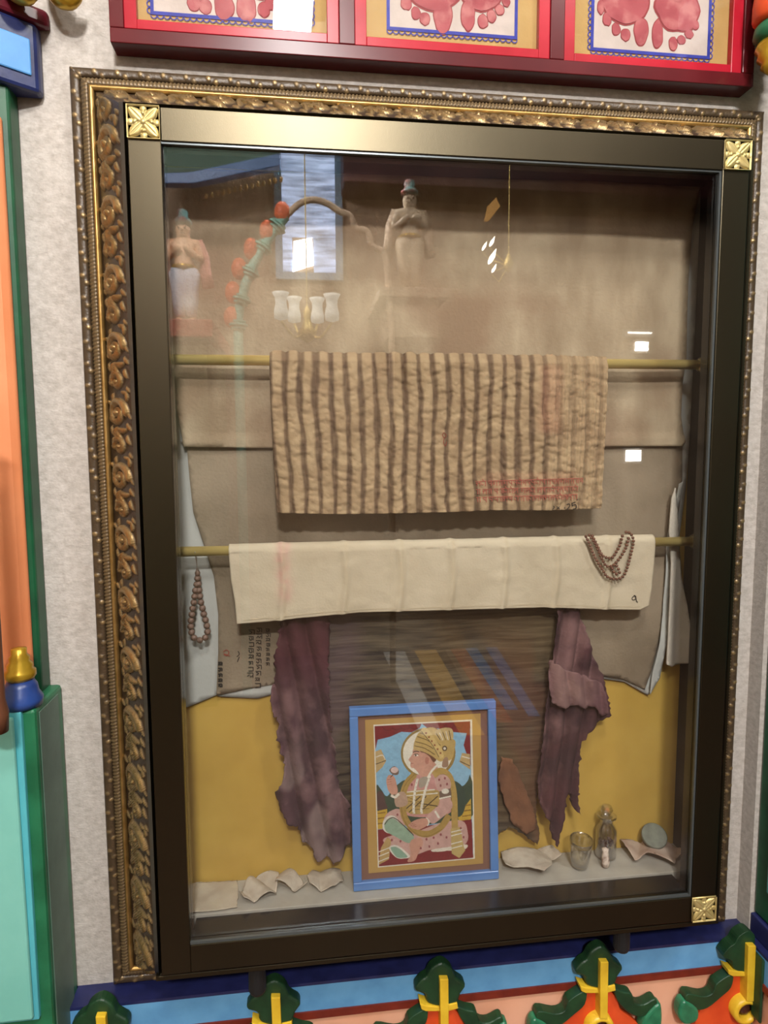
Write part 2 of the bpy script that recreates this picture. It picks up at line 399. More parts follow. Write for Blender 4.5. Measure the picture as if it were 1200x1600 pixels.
# carved moulding: profile from the outside (w, y) in to the lip
def bst(*a): return np.stack(np.broadcast_arrays(*a), -1)
def side_map(side):
    if side == 'top': return lambda s, w, y: bst(-w + s * (1 + 2 * w), y, w)
    if side == 'bottom': return lambda s, w, y: bst(-w + s * (1 + 2 * w), y, -H - w)
    if side == 'left': return lambda s, w, y: bst(-w, y, w - s * (H + 2 * w))
    return lambda s, w, y: bst(1 + w, y, w - s * (H + 2 * w))
TL = .105; TN, TM = 320, 128
def scroll_tile():
    S, C = np.meshgrid(np.linspace(0, 1, TN, endpoint=False) * TL, np.linspace(0, 1, TM) * .063, indexing='ij')
    h = np.zeros_like(S)
    def stroke(pts, r0, r1, k=1.0):
        nonlocal h
        n = len(pts)
        for i, (s, c) in enumerate(pts):
            r = r0 + (r1 - r0) * i / max(1, n - 1)
            for o in (-TL, 0, TL):
                d2 = (S - s - o) ** 2 + (C - c) ** 2
                h = np.maximum(h, k * r * np.sqrt(np.clip(1 - d2 / r ** 2, 0, 1)))
    def spiral(cs, cc, R, turns, a0, sgn, r0, r1):
        n = 90; return [(cs + sgn * R * (1 - .86 * i / n) * math.cos(a0 + 2 * PI * turns * i / n), cc + R * (1 - .86 * i / n) * math.sin(a0 + 2 * PI * turns * i / n)) for i in range(n)]
    stroke(spiral(.028, .031, .0225, 1.6, PI * .5, 1, 0, 0), .0066, .0030)
    stroke([(.028, .031)], .006, .006, 1.2)
    stroke(spiral(.082, .033, .0150, 1.3, -PI * .5, -1, 0, 0), .0056, .0028)
    stroke([(.082, .033)], .0045, .0045, 1.2)
    def leaf(s0, c0, a, L, w, k=1.0):
        pts = [(s0 + L * t * math.cos(a + .6 * t), c0 + L * t * math.sin(a + .6 * t)) for t in np.linspace(0, 1, 16)]
        for i, p in enumerate(pts):
            stroke([p], w * (math.sin(PI * min(1, (i + 1.5) / 17)) ** .8 + .1), 0, k)
    for s0, c0, a, L, w in ((.050, .030, -.9, .022, .0045), (.052, .032, .9, .022, .0045), (.055, .031, 0, .018, .0042), (.045, .054, .2, .018, .0035),
                            (.010, .054, 2.6, .016, .0034), (.012, .010, -2.6, .016, .0036), (.046, .010, -.3, .018, .0034), (.066, .012, .3, .018, .0036),
                            (.064, .054, -.2, .018, .0036), (.098, .020, -.6, .014, .0032), (.098, .044, .8, .014, .0032), (.092, .056, .2, .014, .003), (.030, .058, .1, .012, .003), (.03, .005, 0, .012, .003)):
        leaf(s0, c0, a, L, w)
    h = h * (1 + .20 * np.sin(2 * PI * (S * .8 + C) / .0034 + 3 * np.sin(S * 60)) * (h < .0052))
    return h
TILE = scroll_tile()
def prof_pts(prof, n):
    P = np.array(prof); d = np.r_[0, np.cumsum(np.linalg.norm(np.diff(P, axis=0), axis=1))]; t = np.linspace(0, d[-1], n)
    Q = np.c_[np.interp(t, d, P[:, 0]), np.interp(t, d, P[:, 1])]
    T = np.gradient(Q, axis=0); Nn = np.c_[T[:, 1], -T[:, 0]]; Nn /= np.linalg.norm(Nn, axis=1)[:, None] + 1e-9
    if Nn[:, 1].mean() > 0: Nn = -Nn
    return Q, Nn
cove = spline([(.0785, .126), (.067, .108), (.052, .082), (.036, .057), (.0190, .035)], 40)
bandp = spline([(.120, .150), (.1205, .138), (.118, .132), (.112, .1295), (.1055, .1305), (.102, .136)], 40)
ribp = spline([(.102, .136), (.100, .129), (.095, .125), (.090, .124), (.088, .128)], 30)
for side in ('left', 'top', 'right', 'bottom'):
    fm = side_map(side); Ls = 1.0 if side in ('top', 'bottom') else H
    # carved cove
    n = 1300 if side == 'left' else 800; Q, Nn = prof_pts(cove, 72)
    if side == 'bottom': n = 400
    s = np.linspace(0, 1, n)[:, None]; wq = Q[None, :, 0]; pos = s * (Ls + 2 * wq) - wq
    ti = ((pos / TL) % 1.0) * TN; i0 = ti.astype(int) % TN; i1 = (i0 + 1) % TN; fr = ti - np.floor(ti)
    cj = np.broadcast_to((np.linspace(0, 1, 72) * (TM - 1)).astype(int)[None, :], i0.shape)
    h = TILE[i0, cj] * (1 - fr) + TILE[i1, cj] * fr
    h = 1.35 * h * np.sin(np.linspace(0, 1, 72) * PI)[None, :] ** .25
    end = np.minimum(pos + wq, Ls + wq - pos); h = h * smooth(0, .012, end)
    P = fm(s, wq + h * Nn[None, :, 0], Q[None, :, 1] + h * Nn[None, :, 1])
    g = smooth(.0006, .0034, h) * (.68 + .38 * vn(pos * 90, cj * .3, 3))
    MB().grid(P).build('carved_cove', gilt, case, smooth=True, attrs={'gild': g}, label='gilt acanthus scroll carving on dark brown ground')
    # outer band of little leaves and beads
    n = 900 if side != 'bottom' else 400; Q, Nn = prof_pts(bandp, 30); s = np.linspace(0, 1, n)[:, None]; wq = Q[None, :, 0]; pos = s * (Ls + 2 * wq) - wq
    cc = np.linspace(0, 1, 30)[None, :]
    p = .0122; k = pos / p; fr = k - np.floor(k); odd = (np.floor(k).astype(int) % 3)
    b1 = np.sqrt(np.clip(1 - ((fr - .5) / .34) ** 2 - ((cc - .72 + .1 * (odd - 1)) / .16) ** 2, 0, 1))
    b2 = np.clip(1 - np.abs((fr + .9 * (cc - .7)) % .25 - .125) / .09, 0, 1) * np.exp(-((cc - .75) / .2) ** 2) * .55
    h = .0018 * np.maximum(b1 * (odd != 1), b2); P = fm(s, wq + h * Nn[None, :, 0], Q[None, :, 1] + h * Nn[None, :, 1])
    g = smooth(.0006, .0019, h) * (.15 + .85 * vn(pos * 140, cc * 5, 8)) * .85
    MB().grid(P).build('outer_band', gilt, case, smooth=True, attrs={'gild': np.clip(g + .06, 0, 1)})
    # ribbed band
    Q, Nn = prof_pts(ribp, 16); s = np.linspace(0, 1, n)[:, None]; wq = Q[None, :, 0]; pos = s * (Ls + 2 * wq) - wq; cc = np.linspace(0, 1, 16)[None, :]
    h = .0011 * (1 + np.sin(2 * PI * (pos / .0062 + cc * .9))) * np.sin(cc * PI) ** .5
    P = fm(s, wq + h * Nn[None, :, 0], Q[None, :, 1] + h * Nn[None, :, 1])
    MB().grid(P).build('ribbed_band', gilt, case, smooth=True, attrs={'gild': .16 + .34 * smooth(.0008, .002, h) * (.4 + .6 * vn(pos * 60, cc, 5))})
    # plain gilt fillet
    Q, Nn = prof_pts(spline([(.088, .128), (.0875, .121), (.084, .118), (.0805, .120), (.079, .122), (.0783, .129)], 16), 16)
    P = fm(np.linspace(0, 1, 12)[:, None], Q[None, :, 0], Q[None, :, 1])
    MB().grid(P).build('gilt_fillet', giltline, case, smooth=True, label='plain gold fillet')
# black stops that the case rests on
for (u, v), lb in (((402, 1531), 'small black rubber stop under the case, the one toward the left'), ((971, 1466), 'small black rubber stop under the case, the one toward the right')):
    q = at(u, v, .035)
    o = MB().lathe([(.013, -.026), (.0155, -.020), (.0155, -.002), (.014, .055)], (q[0], .035, q[2] + .004), 20).build('support_stop', rubber, smooth=False, bevel=.001)
    tag(o, lb, 'stop', 'black stops under the display case')

# ------------------------------------------------------------------ brass rods
def rod(zl, zr, yl, label):
    t = root('brass_rod', label, 'rod', (.5, yl, (zl + zr) / 2), 'brass rods across the case')
    MB().tube([(B0 + .002, yl, zl), (.5, yl, (zl + zr) / 2), (B1 - .002, yl, zr)], .0088, 20).build('bar', brass, t, smooth=True)
    for x, s, z in ((B1 - .0005, -1, zr), (B0 + .0005, 1, zl)):
        m0 = MB().lathe([(.0145, 0), (.0145, .012), (.0125, .017), (.010, .02)], (0, 0, 0), 24)
        m0.move(lambda q: (x + s * q.z, yl + q.y, z + q.x)); m0.build('flange', mat('brass_flange', (150, 138, 104), rough=.35, metal=.9), t, smooth=True, bevel=.001)
RZ1, RY1, RZ2, RY2 = -.3545, .104, -.6850, .104
rod(-.3550, -.3528, RY1, 'brass rod holding the pleated striped cloth across the upper case')
rod(-.6835, -.6870, RY2, 'brass rod holding the plain cream cloth below the pleated one')

# ------------------------------------------------------------------ cloths at the back
agedA = mat('aged_beige_cloth', (182, 165, 138), (150, 131, 106), scale=16, rough=.9, bump=.6, bscale=160, c3=(146, 122, 98), scale3=5.5, stretch=(1, 1, .4))
agedB = mat('aged_brown_cloth', (150, 136, 115), (130, 115, 95), scale=12, rough=.9, bump=.5, bscale=180, c3=(162, 146, 124), scale3=4, stretch=(1, 1, .6))
white = mat('white_backing_cloth', (192, 194, 189), (180, 182, 177), scale=7, rough=.85, bump=.2, bscale=120)
creamw = mat('cream_gauze', (206, 198, 184), (192, 184, 170), scale=14, rough=.9, bump=.5, bscale=300)
flat = lambda x, z: .0015 * (fbm(x * 9, z * 9, 2) - .5) * 2
ripple = lambda x, z: .003 * np.sin(x * 23 + 2 * fbm(x * 4, z * 3, 4)) * smooth(-.5, -1.05, z) + .002 * (fbm(x * 8, z * 8, 2) - .5)
def one(o, label, cat='cloth', group=None): return tag(o, label, cat, group)

one(sheet('backing_cloth', [(255, 268), (1103, 296), (1098, 360), (1090, 430), (1083, 560), (1079, 640), (1076, 697), (1071, 760), (1062, 830), (1052, 900), (1043, 1000), (1030, 1060), (1012, 1086), (975, 1065), (940, 1060), (880, 1062), (700, 1070), (432, 1083), (402, 1091), (345, 1088), (338, 1086), (275, 1112), (262, 900), (258, 600)],
          .1500, lambda x, z: .001 + .0035 * (fbm(x * 14, z * 5, 9) - .5) * smooth(-.55, -.7, z), white, step=.012),
    'white backing cloth showing past the left and lower edges of the aged cloth')
marks = []
def inkmark(u, v, r): marks.append((at(u, v, .141)[[0, 2]], r))
sm = random.Random(3)
one(sheet('aged_cloth', [(282, 690), (292, 700), (296, 745), (302, 800), (318, 850), (334, 900), (341, 960), (341, 1020), (338, 1086), (372, 1080), (425, 1070), (470, 1064), (700, 1050), (930, 1056), (945, 1055), (975, 1061), (1008, 1078), (1018, 1050), (1030, 1005), (1038, 960), (1043, 900), (1052, 845), (1062, 790), (1066, 745), (1066, 690), (680, 690)],
          .1440, ripple, agedB, step=.010), 'lower length of brown aged cloth with black handwriting, hanging behind the cream cloth')
loA = bpy.data.objects['aged_cloth']
one(sheet('aged_cloth', [(250, 262), (1095, 290), (1082, 357), (1076, 440), (1073, 500), (1072, 560), (1066, 600), (1064, 650), (1070, 690), (1066, 697), (900, 698), (600, 699), (400, 700), (288, 698), (276, 640), (262, 500)],
          .1375, lambda x, z: .0018 * np.sin(x * 17 + 3 * fbm(x * 3, z * 3, 6)) + .004 * (fbm(x * 7, z * 7, 2) - .5) + .004 * smooth(-.478, -.492, z), agedA, step=.008),
    'wide stained beige cloth covering the upper back of the case, hemmed below the brass rod')
one(sheet('gauze_towel', [(1046, 778), (1052, 762), (1058, 800), (1062, 850), (1066, 900), (1074, 945), (1079, 990), (1078, 1012), (1080, 1022), (1074, 1036), (1048, 1041), (1038, 1036), (1040, 1000), (1043, 940), (1045, 880), (1042, 830)],
          .128, lambda x, z: .006 * np.sin((x - .94) * 95) + .003 * fbm(x * 30, z * 14, 3), creamw, step=.005, thick=.003), 'narrow cream gauze towel hanging at the right side of the case')
one(sheet('white_strip', [(1060, 756), (1067, 752), (1050, 845), (1047, 900), (1046, 960), (1041, 1005), (1034, 1040), (1030, 1062), (1016, 1086), (1020, 1050), (1030, 1004), (1036, 960), (1039, 900), (1041, 850)],
          .1365, lambda x, z: .002 * np.sin(z * 40), white, step=.006), 'thin white cloth strip between the gauze towel and the brown aged cloth')
# handwriting on the lower aged cloth: short pen strokes running down the cloth
ink = mat('black_ink', (44, 38, 34), rough=.9); redink = mat('red_ink', (158, 72, 62), rough=.9)
def strokes(name, lines, Y, material, parent, wd=.0016, relief=None, lift=.0016):
    mb = MB()
    for ln in lines:
        P = np.array([at(u, v, Y)[[0, 2]] for u, v in ln])
        if len(P) > 2: P = spline(P, len(P) * 4)
        n = len(P); T = np.gradient(P, axis=0); T /= np.linalg.norm(T, axis=1)[:, None] + 1e-9; Nn = np.c_[-T[:, 1], T[:, 0]]
        A = P + Nn * wd / 2; Bq = P - Nn * wd / 2
        rl = (lambda q: relief(q[:, 0], q[:, 1])) if relief else (lambda q: np.zeros(len(q)))
        V = [(x, Y - r - lift, z) for (x, z), r in zip(A, rl(A))] + [(x, Y - r - lift, z) for (x, z), r in zip(Bq, rl(Bq))]
        mb.add(V, [(i, i + 1, n + i + 1, n + i) for i in range(n - 1)])
    return mb.build(name, material, parent)
rg = random.Random(11); lines = []
def glyph(cx, cy, s, rot=True):
    k = rg.choice(range(6)); g = [[(-1, -1), (-1, 1)], [(-1, -1), (.8, -1)]]
    g.append({0: [(-.6, -.2), (.4, -.5), (.7, .2), (0, .7), (-.4, .4)], 1: [(-.3, -.8), (.4, -.1), (-.2, .3), (.6, .9)], 2: [(.7, -.9), (.7, .9)], 3: [(-.7, .2), (.1, -.3), (.7, .3), (.1, .8)],
              4: [(-.6, .7), (0, -.2), (.6, .7)], 5: [(0, -.9), (.5, -.2), (-.3, .2), (.3, .9)]}[k])
    out = []
    for ln in g:
        out.append([(cx - y * s, cy + x * s * .9) if rot else (cx + x * s, cy + y * s) for x, y in ln])
    return out
for col, (u0, v0, v1, s) in enumerate(((405, 985, 1072, 4.6), (393, 988, 1060, 4.6), (419, 985, 1042, 3.6))):
    v = v0
    while v < v1:
        lines += glyph(u0 - (v - v0) * .03 + rg.uniform(-1, 1), v, s * rg.uniform(.7, 1)); v += s * 2.1
lines += [[(372, 1017), (374, 1022), (370, 1026)], [(374, 1026), (371, 1034)]]
strokes('handwriting', lines, .1440, ink, loA, .0014, ripple, .0022)
strokes('handwriting', [ln for v in (1037, 1046, 1055, 1063, 1071) for ln in glyph(344, v, 3)], .1440, ink, loA, .0024, ripple, .0022)
strokes('red_mark', [[(349, 1018), (354, 1015), (358, 1019), (354, 1024), (350, 1021), (360, 1025)]], .1440, redink, loA, .0012, ripple, .0022)

# ------------------------------------------------------------------ cloths laid over the rods
def draped(name, rz, ry, left, right, bottom, yb, relief, material, attrs=None, nx=300, nz=150, thick=.0016, back=.10, yf=None):
    """left/right: pixel edges [(u, v) ...] read at depth yb from the rod down; bottom: [(u, v)]"""
    yf = yf or ry - .0125
    Lp = np.array([at(u, v, yb)[[0, 2]] for u, v in left]); Rp = np.array([at(u, v, yb)[[0, 2]] for u, v in right]); Bp = np.array([at(u, v, yb)[[0, 2]] for u, v in bottom])
    s = np.linspace(0, 1, nx); rr = .0125
    xb = Lp[-1, 0] + s * (Rp[-1, 0] - Lp[-1, 0]); zb = np.interp(xb, Bp[:, 0], Bp[:, 1])
    rows = []; zt = rz
    nb, na = 12, 10
    for j in range(nb):                             # back fall
        t = j / nb; z = zt - back * (1 - t); rows.append((np.full(nx, z), np.full(nx, ry + rr), np.zeros(nx), np.full(nx, -1.0)))
    for j in range(na + 1):                         # over the rod
        a = PI * j / na; rows.append((np.full(nx, zt + rr * math.sin(a)), np.full(nx, ry + rr * math.cos(a)), np.full(nx, math.sin(a / 2) ** 2 if True else 0), np.full(nx, 0.0)))
    for j in range(1, nz + 1):
        t = j / nz; z = zt + t * (zb - zt); rows.append((z, np.full(nx, yf + (yb - yf) * t), np.ones(nx), np.full(nx, t)))
    Z = np.array([r[0] for r in rows]); Yv = np.array([r[1] for r in rows]); K = np.array([r[2] for r in rows]); T = np.array([r[3] for r in rows])
    Zc = np.minimum(Z, zt)
    xl = np.interp(-Zc, -Lp[:, 1], Lp[:, 0]); xr = np.interp(-Zc, -Rp[:, 1], Rp[:, 0]); X = xl + s[None, :] * (xr - xl)
    S = np.broadcast_to(s[None, :], X.shape)
    rel = relief(S, T, X, Z) * K
    Yv = Yv - np.where(T > 0, rel, 0); Z = Z + np.where((T <= 0) & (T > -1), rel * .8, 0)
    at_ = {k: fn(S, T, X, Z) for k, fn in (attrs or {}).items()}
    o = MB().grid(np.stack([X, Yv, Z], -1)).build(name, material, None, smooth=True, solid=thick, attrs=at_)
    return o, (X, Yv, Z)
NST = 23.5
def pl_phase(S, T, X, Z):
    return S * NST + .10 * np.sin(T * 5 + S * 9) * smooth(0, .3, T) + .13 * (fbm(S * 11, T * 4 + 3, 21) - .5) * 2 + .10 * (vn(S * 60, T * 14, 5) - .5)
def pl_relief(S, T, X, Z):
    p = pl_phase(S, T, X, Z); f = p - np.floor(p); amp = .55 + .45 * vn(np.floor(p), T * 0 + 3, 2)
    r = .0085 * amp * np.abs(np.sin(PI * f)) ** .7
    fine = .0036 * (vn(S * 40, T * 34 + 3 * vn(S * 20, T * 3, 3), 8) - .5) + .0016 * (vn(S * 120, T * 60, 13) - .5)
    return r * (1 - .45 * smooth(.80, .9, S)) + fine + .0012 * np.sin(PI * 2 * S * 70) * smooth(.78, .86, S)
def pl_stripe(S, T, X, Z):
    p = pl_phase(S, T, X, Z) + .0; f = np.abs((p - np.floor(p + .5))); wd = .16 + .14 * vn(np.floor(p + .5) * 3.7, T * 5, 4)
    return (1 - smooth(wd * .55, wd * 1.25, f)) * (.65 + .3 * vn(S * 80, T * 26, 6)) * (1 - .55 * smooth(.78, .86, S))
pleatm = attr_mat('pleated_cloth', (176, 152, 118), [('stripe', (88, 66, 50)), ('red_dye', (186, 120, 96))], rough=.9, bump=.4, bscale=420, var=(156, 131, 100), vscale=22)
plc, PG = draped('pleated_cloth', RZ1, RY1, [(421, 562), (424, 640), (428, 720), (433, 800)], [(950, 562), (949, 620), (944, 700), (939, 794)],
             [(433, 801), (520, 803), (600, 802), (700, 800), (760, 797), (860, 797), (939, 794)], .088, pl_relief, pleatm,
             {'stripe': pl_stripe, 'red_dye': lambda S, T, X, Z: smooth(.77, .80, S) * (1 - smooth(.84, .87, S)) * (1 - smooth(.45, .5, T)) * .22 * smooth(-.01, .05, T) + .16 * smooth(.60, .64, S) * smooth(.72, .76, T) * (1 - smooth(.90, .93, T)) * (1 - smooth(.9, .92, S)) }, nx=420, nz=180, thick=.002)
one(plc, 'tightly pleated beige cloth with brown stripes, folded over the upper brass rod')
def on_grid(G, x, z):                            # front depth of a draped cloth at (x, z)
    X, Yv, Z = G; d = (X[22:] - x) ** 2 + (Z[22:] - z) ** 2; i = np.unravel_index(d.argmin(), d.shape)
    return Yv[22:][max(0, i[0] - 2):i[0] + 3, max(0, i[1] - 2):i[1] + 3].min()
def lettering(name, lines, G, yb, material, parent, wd):
    mb = MB()
    for ln in lines:
        P = np.array([at(u, v, yb)[[0, 2]] for u, v in ln]); P = spline(P, max(2, len(P) * 3)) if len(P) > 2 else np.array([P[0] + (P[1] - P[0]) * t for t in np.linspace(0, 1, 6)])
        n = len(P); T = np.gradient(P, axis=0); T /= np.linalg.norm(T, axis=1)[:, None] + 1e-9; Nn = np.c_[-T[:, 1], T[:, 0]]
        ys = [on_grid(G, x, z) - .0017 for x, z in P]
        A = P + Nn * wd / 2; Bq = P - Nn * wd / 2
        mb.add([(x, y, z) for (x, z), y in zip(A, ys)] + [(x, y, z) for (x, z), y in zip(Bq, ys)], [(i, i + 1, n + i + 1, n + i) for i in range(n - 1)])
    return mb.build(name, material, parent)
lines = []; rg = random.Random(5)
for r in range(3):                                # three rows of small red script hanging from a head line
    u = 742.0
    while u < 903 - r * 3:
        v = 752 - (u - 742) * .030 + r * 12.5; w_ = rg.uniform(6.5, 8.5)
        lines.append([(u, v), (u + w_, v - .2)])
        lines.append([(u + w_ * .8, v), (u + w_ * .8, v + 7.5)])
        k = rg.randrange(5)
        if k == 0: lines.append([(u + .5, v + 3), (u + 2.5, v + 2), (u + 3.2, v + 4.5), (u + 1, v + 5)])
        elif k == 1: lines.append([(u + 1, v + 1), (u + 3, v + 3.5), (u + w_ * .8, v + 4)])
        elif k == 2: lines.append([(u + 1, v + 7), (u + 2.5, v + 4), (u + .5, v + 2.5), (u + w_ * .8, v + 2)])
        elif k == 3: lines.append([(u + 3, v + 1), (u + 3, v + 7)])
        else: lines.append([(u + 1, v + 2), (u + 1, v + 5), (u + 4, v + 5)]); lines.append([(u + 2, v - 3.5), (u + 4, v - 1)])
        u += w_ + (2.2 if rg.random() < .16 else 0)
lettering('red_script', lines, PG, .088, mat('faded_red_print', (170, 88, 76), rough=.9), plc, .0012)
lettering('ink_date', [[(861, 790), (864, 792), (860, 795)], [(868, 791), (872, 795)], [(872, 791), (868, 795)], [(880, 792), (879, 794)], [(884, 788), (888, 787), (888, 791), (884, 796)],
                       [(891, 785), (892, 791)], [(891, 786), (897, 784)], [(892, 789), (897, 788), (898, 793), (893, 795)], [(899, 779), (900, 781)]], PG, .088, ink, plc, .0016)
lettering('red_knot', [[(692, 676), (690, 680), (693, 684), (696, 680), (692, 676)], [(693, 684), (692, 692), (695, 697), (697, 690)]], PG, .088, mat('red_ink_dark', (130, 48, 40), rough=.9), plc, .0012)

creases = [at(u, 900, .09)[0] for u in (440, 538, 625, 705, 788, 868, 950)]
def cr_relief(S, T, X, Z):
    r = .0022 * (fbm(S * 9, T * 3, 31) - .5) + .0012 * (vn(S * 60, T * 8, 3) - .5)
    for c in creases: r = r + .0045 * np.exp(-((X - c - .004 * np.sin(T * 4)) / .006) ** 2)
    return r
creamm = attr_mat('cream_cotton', (204, 192, 168), [('pink', (206, 152, 142)), ('crease', (196, 180, 150))], rough=.85, bump=.3, bscale=240, var=(192, 179, 154), vscale=11)
pxc = at(443, 880, .092)[0]
crc, CG = draped('cream_cloth', RZ2, RY2, [(357, 856), (361, 905), (367, 940), (370, 974)], [(1023, 840), (1021, 880), (1018, 920), (1014, 946)],
             [(370, 975), (420, 971), (475, 965), (560, 957), (700, 953), (850, 949), (940, 952), (1000, 953), (1014, 946)], .094, cr_relief, creamm,
             {'pink': lambda S, T, X, Z: np.exp(-((X - pxc - .006 * (vn(T * 9, S * 0, 2) - .5)) / .012) ** 2) * (1 - smooth(.62, .86, T)) * .62 * (.5 + vn(X * 130, Z * 130, 9) * .7),
              'crease': lambda S, T, X, Z: sum(np.exp(-((X - c - .004) / .003) ** 2) for c in creases) * .5}, nx=280, nz=70, thick=.0018)
one(crc, 'plain cream cloth with vertical fold creases, laid over the lower brass rod')
# the small Devanagari digit inked near the corner
lettering('ink_digit', [[(990, 931), (987, 934), (988, 937), (992, 936), (993, 932), (990, 930), (993, 934), (994, 939), (996, 941)]], CG, .094, ink, crc, .0016)
# hem stitched along the bottom
lettering('hem', [[(380, 969), (440, 963), (500, 957), (560, 952), (640, 950), (700, 948)], [(700, 948), (780, 946), (850, 944), (930, 947), (1000, 948)]], CG, .094, mat('hem_thread', (196, 182, 154), rough=.9), crc, .0008)

# ------------------------------------------------------------------ crinkled shawl with its coloured ends
def cri(x, z):
    q = z + .010 * fbm(x * 22, z * 12, 4) + .004 * np.sin(x * 40)
    return .0016 * vn(x * 16, q * 120, 12) + .004 * np.sin(x * 30)
shawlm = attr_mat('crinkled_shawl', (32, 27, 23), [('ochre', (122, 96, 54)), ('mauve', (88, 70, 76)), ('rust', (100, 64, 46))], rough=.85, bump=.9, bscale=62, bstretch=(.13, 1, 2.2), var=(94, 84, 67), vscale=62, vstretch=(.13, 1, 2.2))
def band(x, z, x0, z0, slope, wd): return np.exp(-(((x - x0) + (z - z0) * slope) / wd) ** 2)
xs = lambda u, v: at(u, v, .1355)
p1 = xs(560, 1200); p2 = xs(805, 1230); p3 = xs(640, 990)
one(sheet('crinkled_shawl', [(512, 940), (872, 940), (868, 1000), (862, 1060), (852, 1120), (846, 1180), (838, 1230), (836, 1270), (842, 1300), (838, 1318), (815, 1300), (795, 1290), (782, 1300), (770, 1322), (560, 1335), (545, 1320), (530, 1300), (520, 1180), (514, 1100)],
          .1355, cri, shawlm, step=.0042, thick=.0016, ragged=.0012, seed=4,
          attrs={                 'ochre': lambda x, z: .3 * smooth(.45, .62, fbm(x * 9 + z * 7, z * 5, 15)) * smooth(p3[0] - .02, p3[0] + .1, x),
                 'mauve': lambda x, z: .6 * (1 - smooth(p1[0] - .02, p1[0] + .03, x)) * smooth(.3, .5, fbm(x * 11, z * 5, 3)),
                 'rust': lambda x, z: .55 * smooth(p2[0] - .03, p2[0] + .01, x + .25 * (z + 1.1)) * smooth(.35, .55, fbm(x * 14, z * 9, 8)) * smooth(-.8, -1.0, z)}),
    'olive brown crinkled shawl hanging in the middle below the cream cloth', 'shawl')
purp = mat('purple_torn_cloth', (84, 56, 66), (52, 34, 43), scale=16, rough=.9, bump=.5, bscale=170, c3=(120, 92, 94), scale3=13, lo=.3, hi=.62)
for _a, _cc in (('deep', (74, 30, 38)), ('pale', (176, 156, 150))):
    _nt = purp.node_tree; _x = _nt.nodes.new('ShaderNodeMix'); _x.data_type = 'RGBA'; _q = _nt.nodes.new('ShaderNodeAttribute'); _q.attribute_name = _a; _bs = _nt.nodes['Principled BSDF'].inputs['Base Color']
    _nt.links.new(_q.outputs['Fac'], _x.inputs[0]); _nt.links.new(_bs.links[0].from_socket, _x.inputs[6]); _x.inputs[7].default_value = srgb(_cc); _nt.links.new(_x.outputs[2], _bs)
maro = mat('maroon_torn_cloth', (84, 50, 54), (56, 34, 40), scale=16, rough=.9, bump=.5, bscale=170, c3=(124, 92, 92), scale3=10, lo=.3, hi=.62)
def folds(a, f, sd, tilt=.15):
    return lambda x, z: a * (np.abs(np.sin((x + tilt * z) * f + 2.6 * fbm(x * 6, z * 3.5, sd))) ** .8) + .006 * (fbm(x * 18, z * 12, sd + 4) - .4) + .0025 * (fbm(x * 60, z * 60, sd + 9) - .5)
one(sheet('torn_cloth', [(440, 955), (516, 950), (514, 1000), (513, 1060), (516, 1120), (523, 1180), (530, 1230), (546, 1250), (547, 1310), (536, 1330), (521, 1346), (510, 1332), (496, 1338), (488, 1318), (474, 1312), (466, 1286), (452, 1282), (438, 1262), (430, 1236), (441, 1216), (446, 1190), (438, 1166), (433, 1142), (437, 1128), (426, 1106), (424, 1084), (431, 1050), (428, 1020), (437, 990)],
          .127, folds(.017, 84, 7), purp, step=.0042, thick=.0016, ragged=.0016, seed=3, attrs={'deep': lambda x, z: .8 * smooth(-1.02, -.86, z + .05 * (fbm(x * 14, z * 9, 2) - .5)), 'pale': lambda x, z: .35 * smooth(.56, .68, fbm(x * 15, z * 10, 40)) * (1 - smooth(-1.15, -1.0, z))}), 'purple and maroon torn cloth end hanging left of the blue framed picture', 'shawl')
one(sheet('torn_cloth', [(868, 948), (902, 950), (910, 975), (921, 1010), (931, 1044), (944, 1070), (949, 1112), (935, 1124), (915, 1140), (905, 1160), (900, 1200), (898, 1250), (902, 1266), (893, 1258), (886, 1232), (879, 1240), (878, 1270), (872, 1292), (866, 1316), (860, 1306), (856, 1285), (846, 1262), (838, 1240), (836, 1210), (840, 1180), (846, 1130), (852, 1080), (860, 1020)],
          .122, folds(.016, 92, 17, -.12), maro, step=.0042, thick=.0016, ragged=.0014, seed=5), 'dark maroon torn cloth end hanging right of the blue framed picture', 'shawl')
one(sheet('torn_cloth', [(858, 1030), (880, 1045), (915, 1055), (938, 1066), (944, 1085), (947, 1110), (940, 1118), (925, 1100), (912, 1106), (900, 1098), (880, 1104), (862, 1098), (856, 1070)],
          .105, folds(.010, 90, 27, .1), mat('plum_torn_cloth', (112, 78, 82), (84, 56, 62), scale=16, rough=.9, bump=.5, bscale=170, c3=(136, 106, 102), scale3=10), step=.0045, ragged=.0012, seed=6),
    'short frayed plum flap over the dark maroon torn cloth', 'shawl')
one(sheet('torn_cloth', [(782, 1180), (800, 1185), (815, 1220), (832, 1260), (838, 1292), (820, 1300), (800, 1285), (786, 1250), (776, 1215)], .1265, folds(.006, 70, 37), mat('rust_torn_cloth', (124, 84, 58), (98, 66, 48), scale=16, rough=.9, bump=.5, bscale=170), step=.006, ragged=.0012, seed=8),
    'rust brown torn scrap beside the right edge of the blue framed picture', 'shawl')

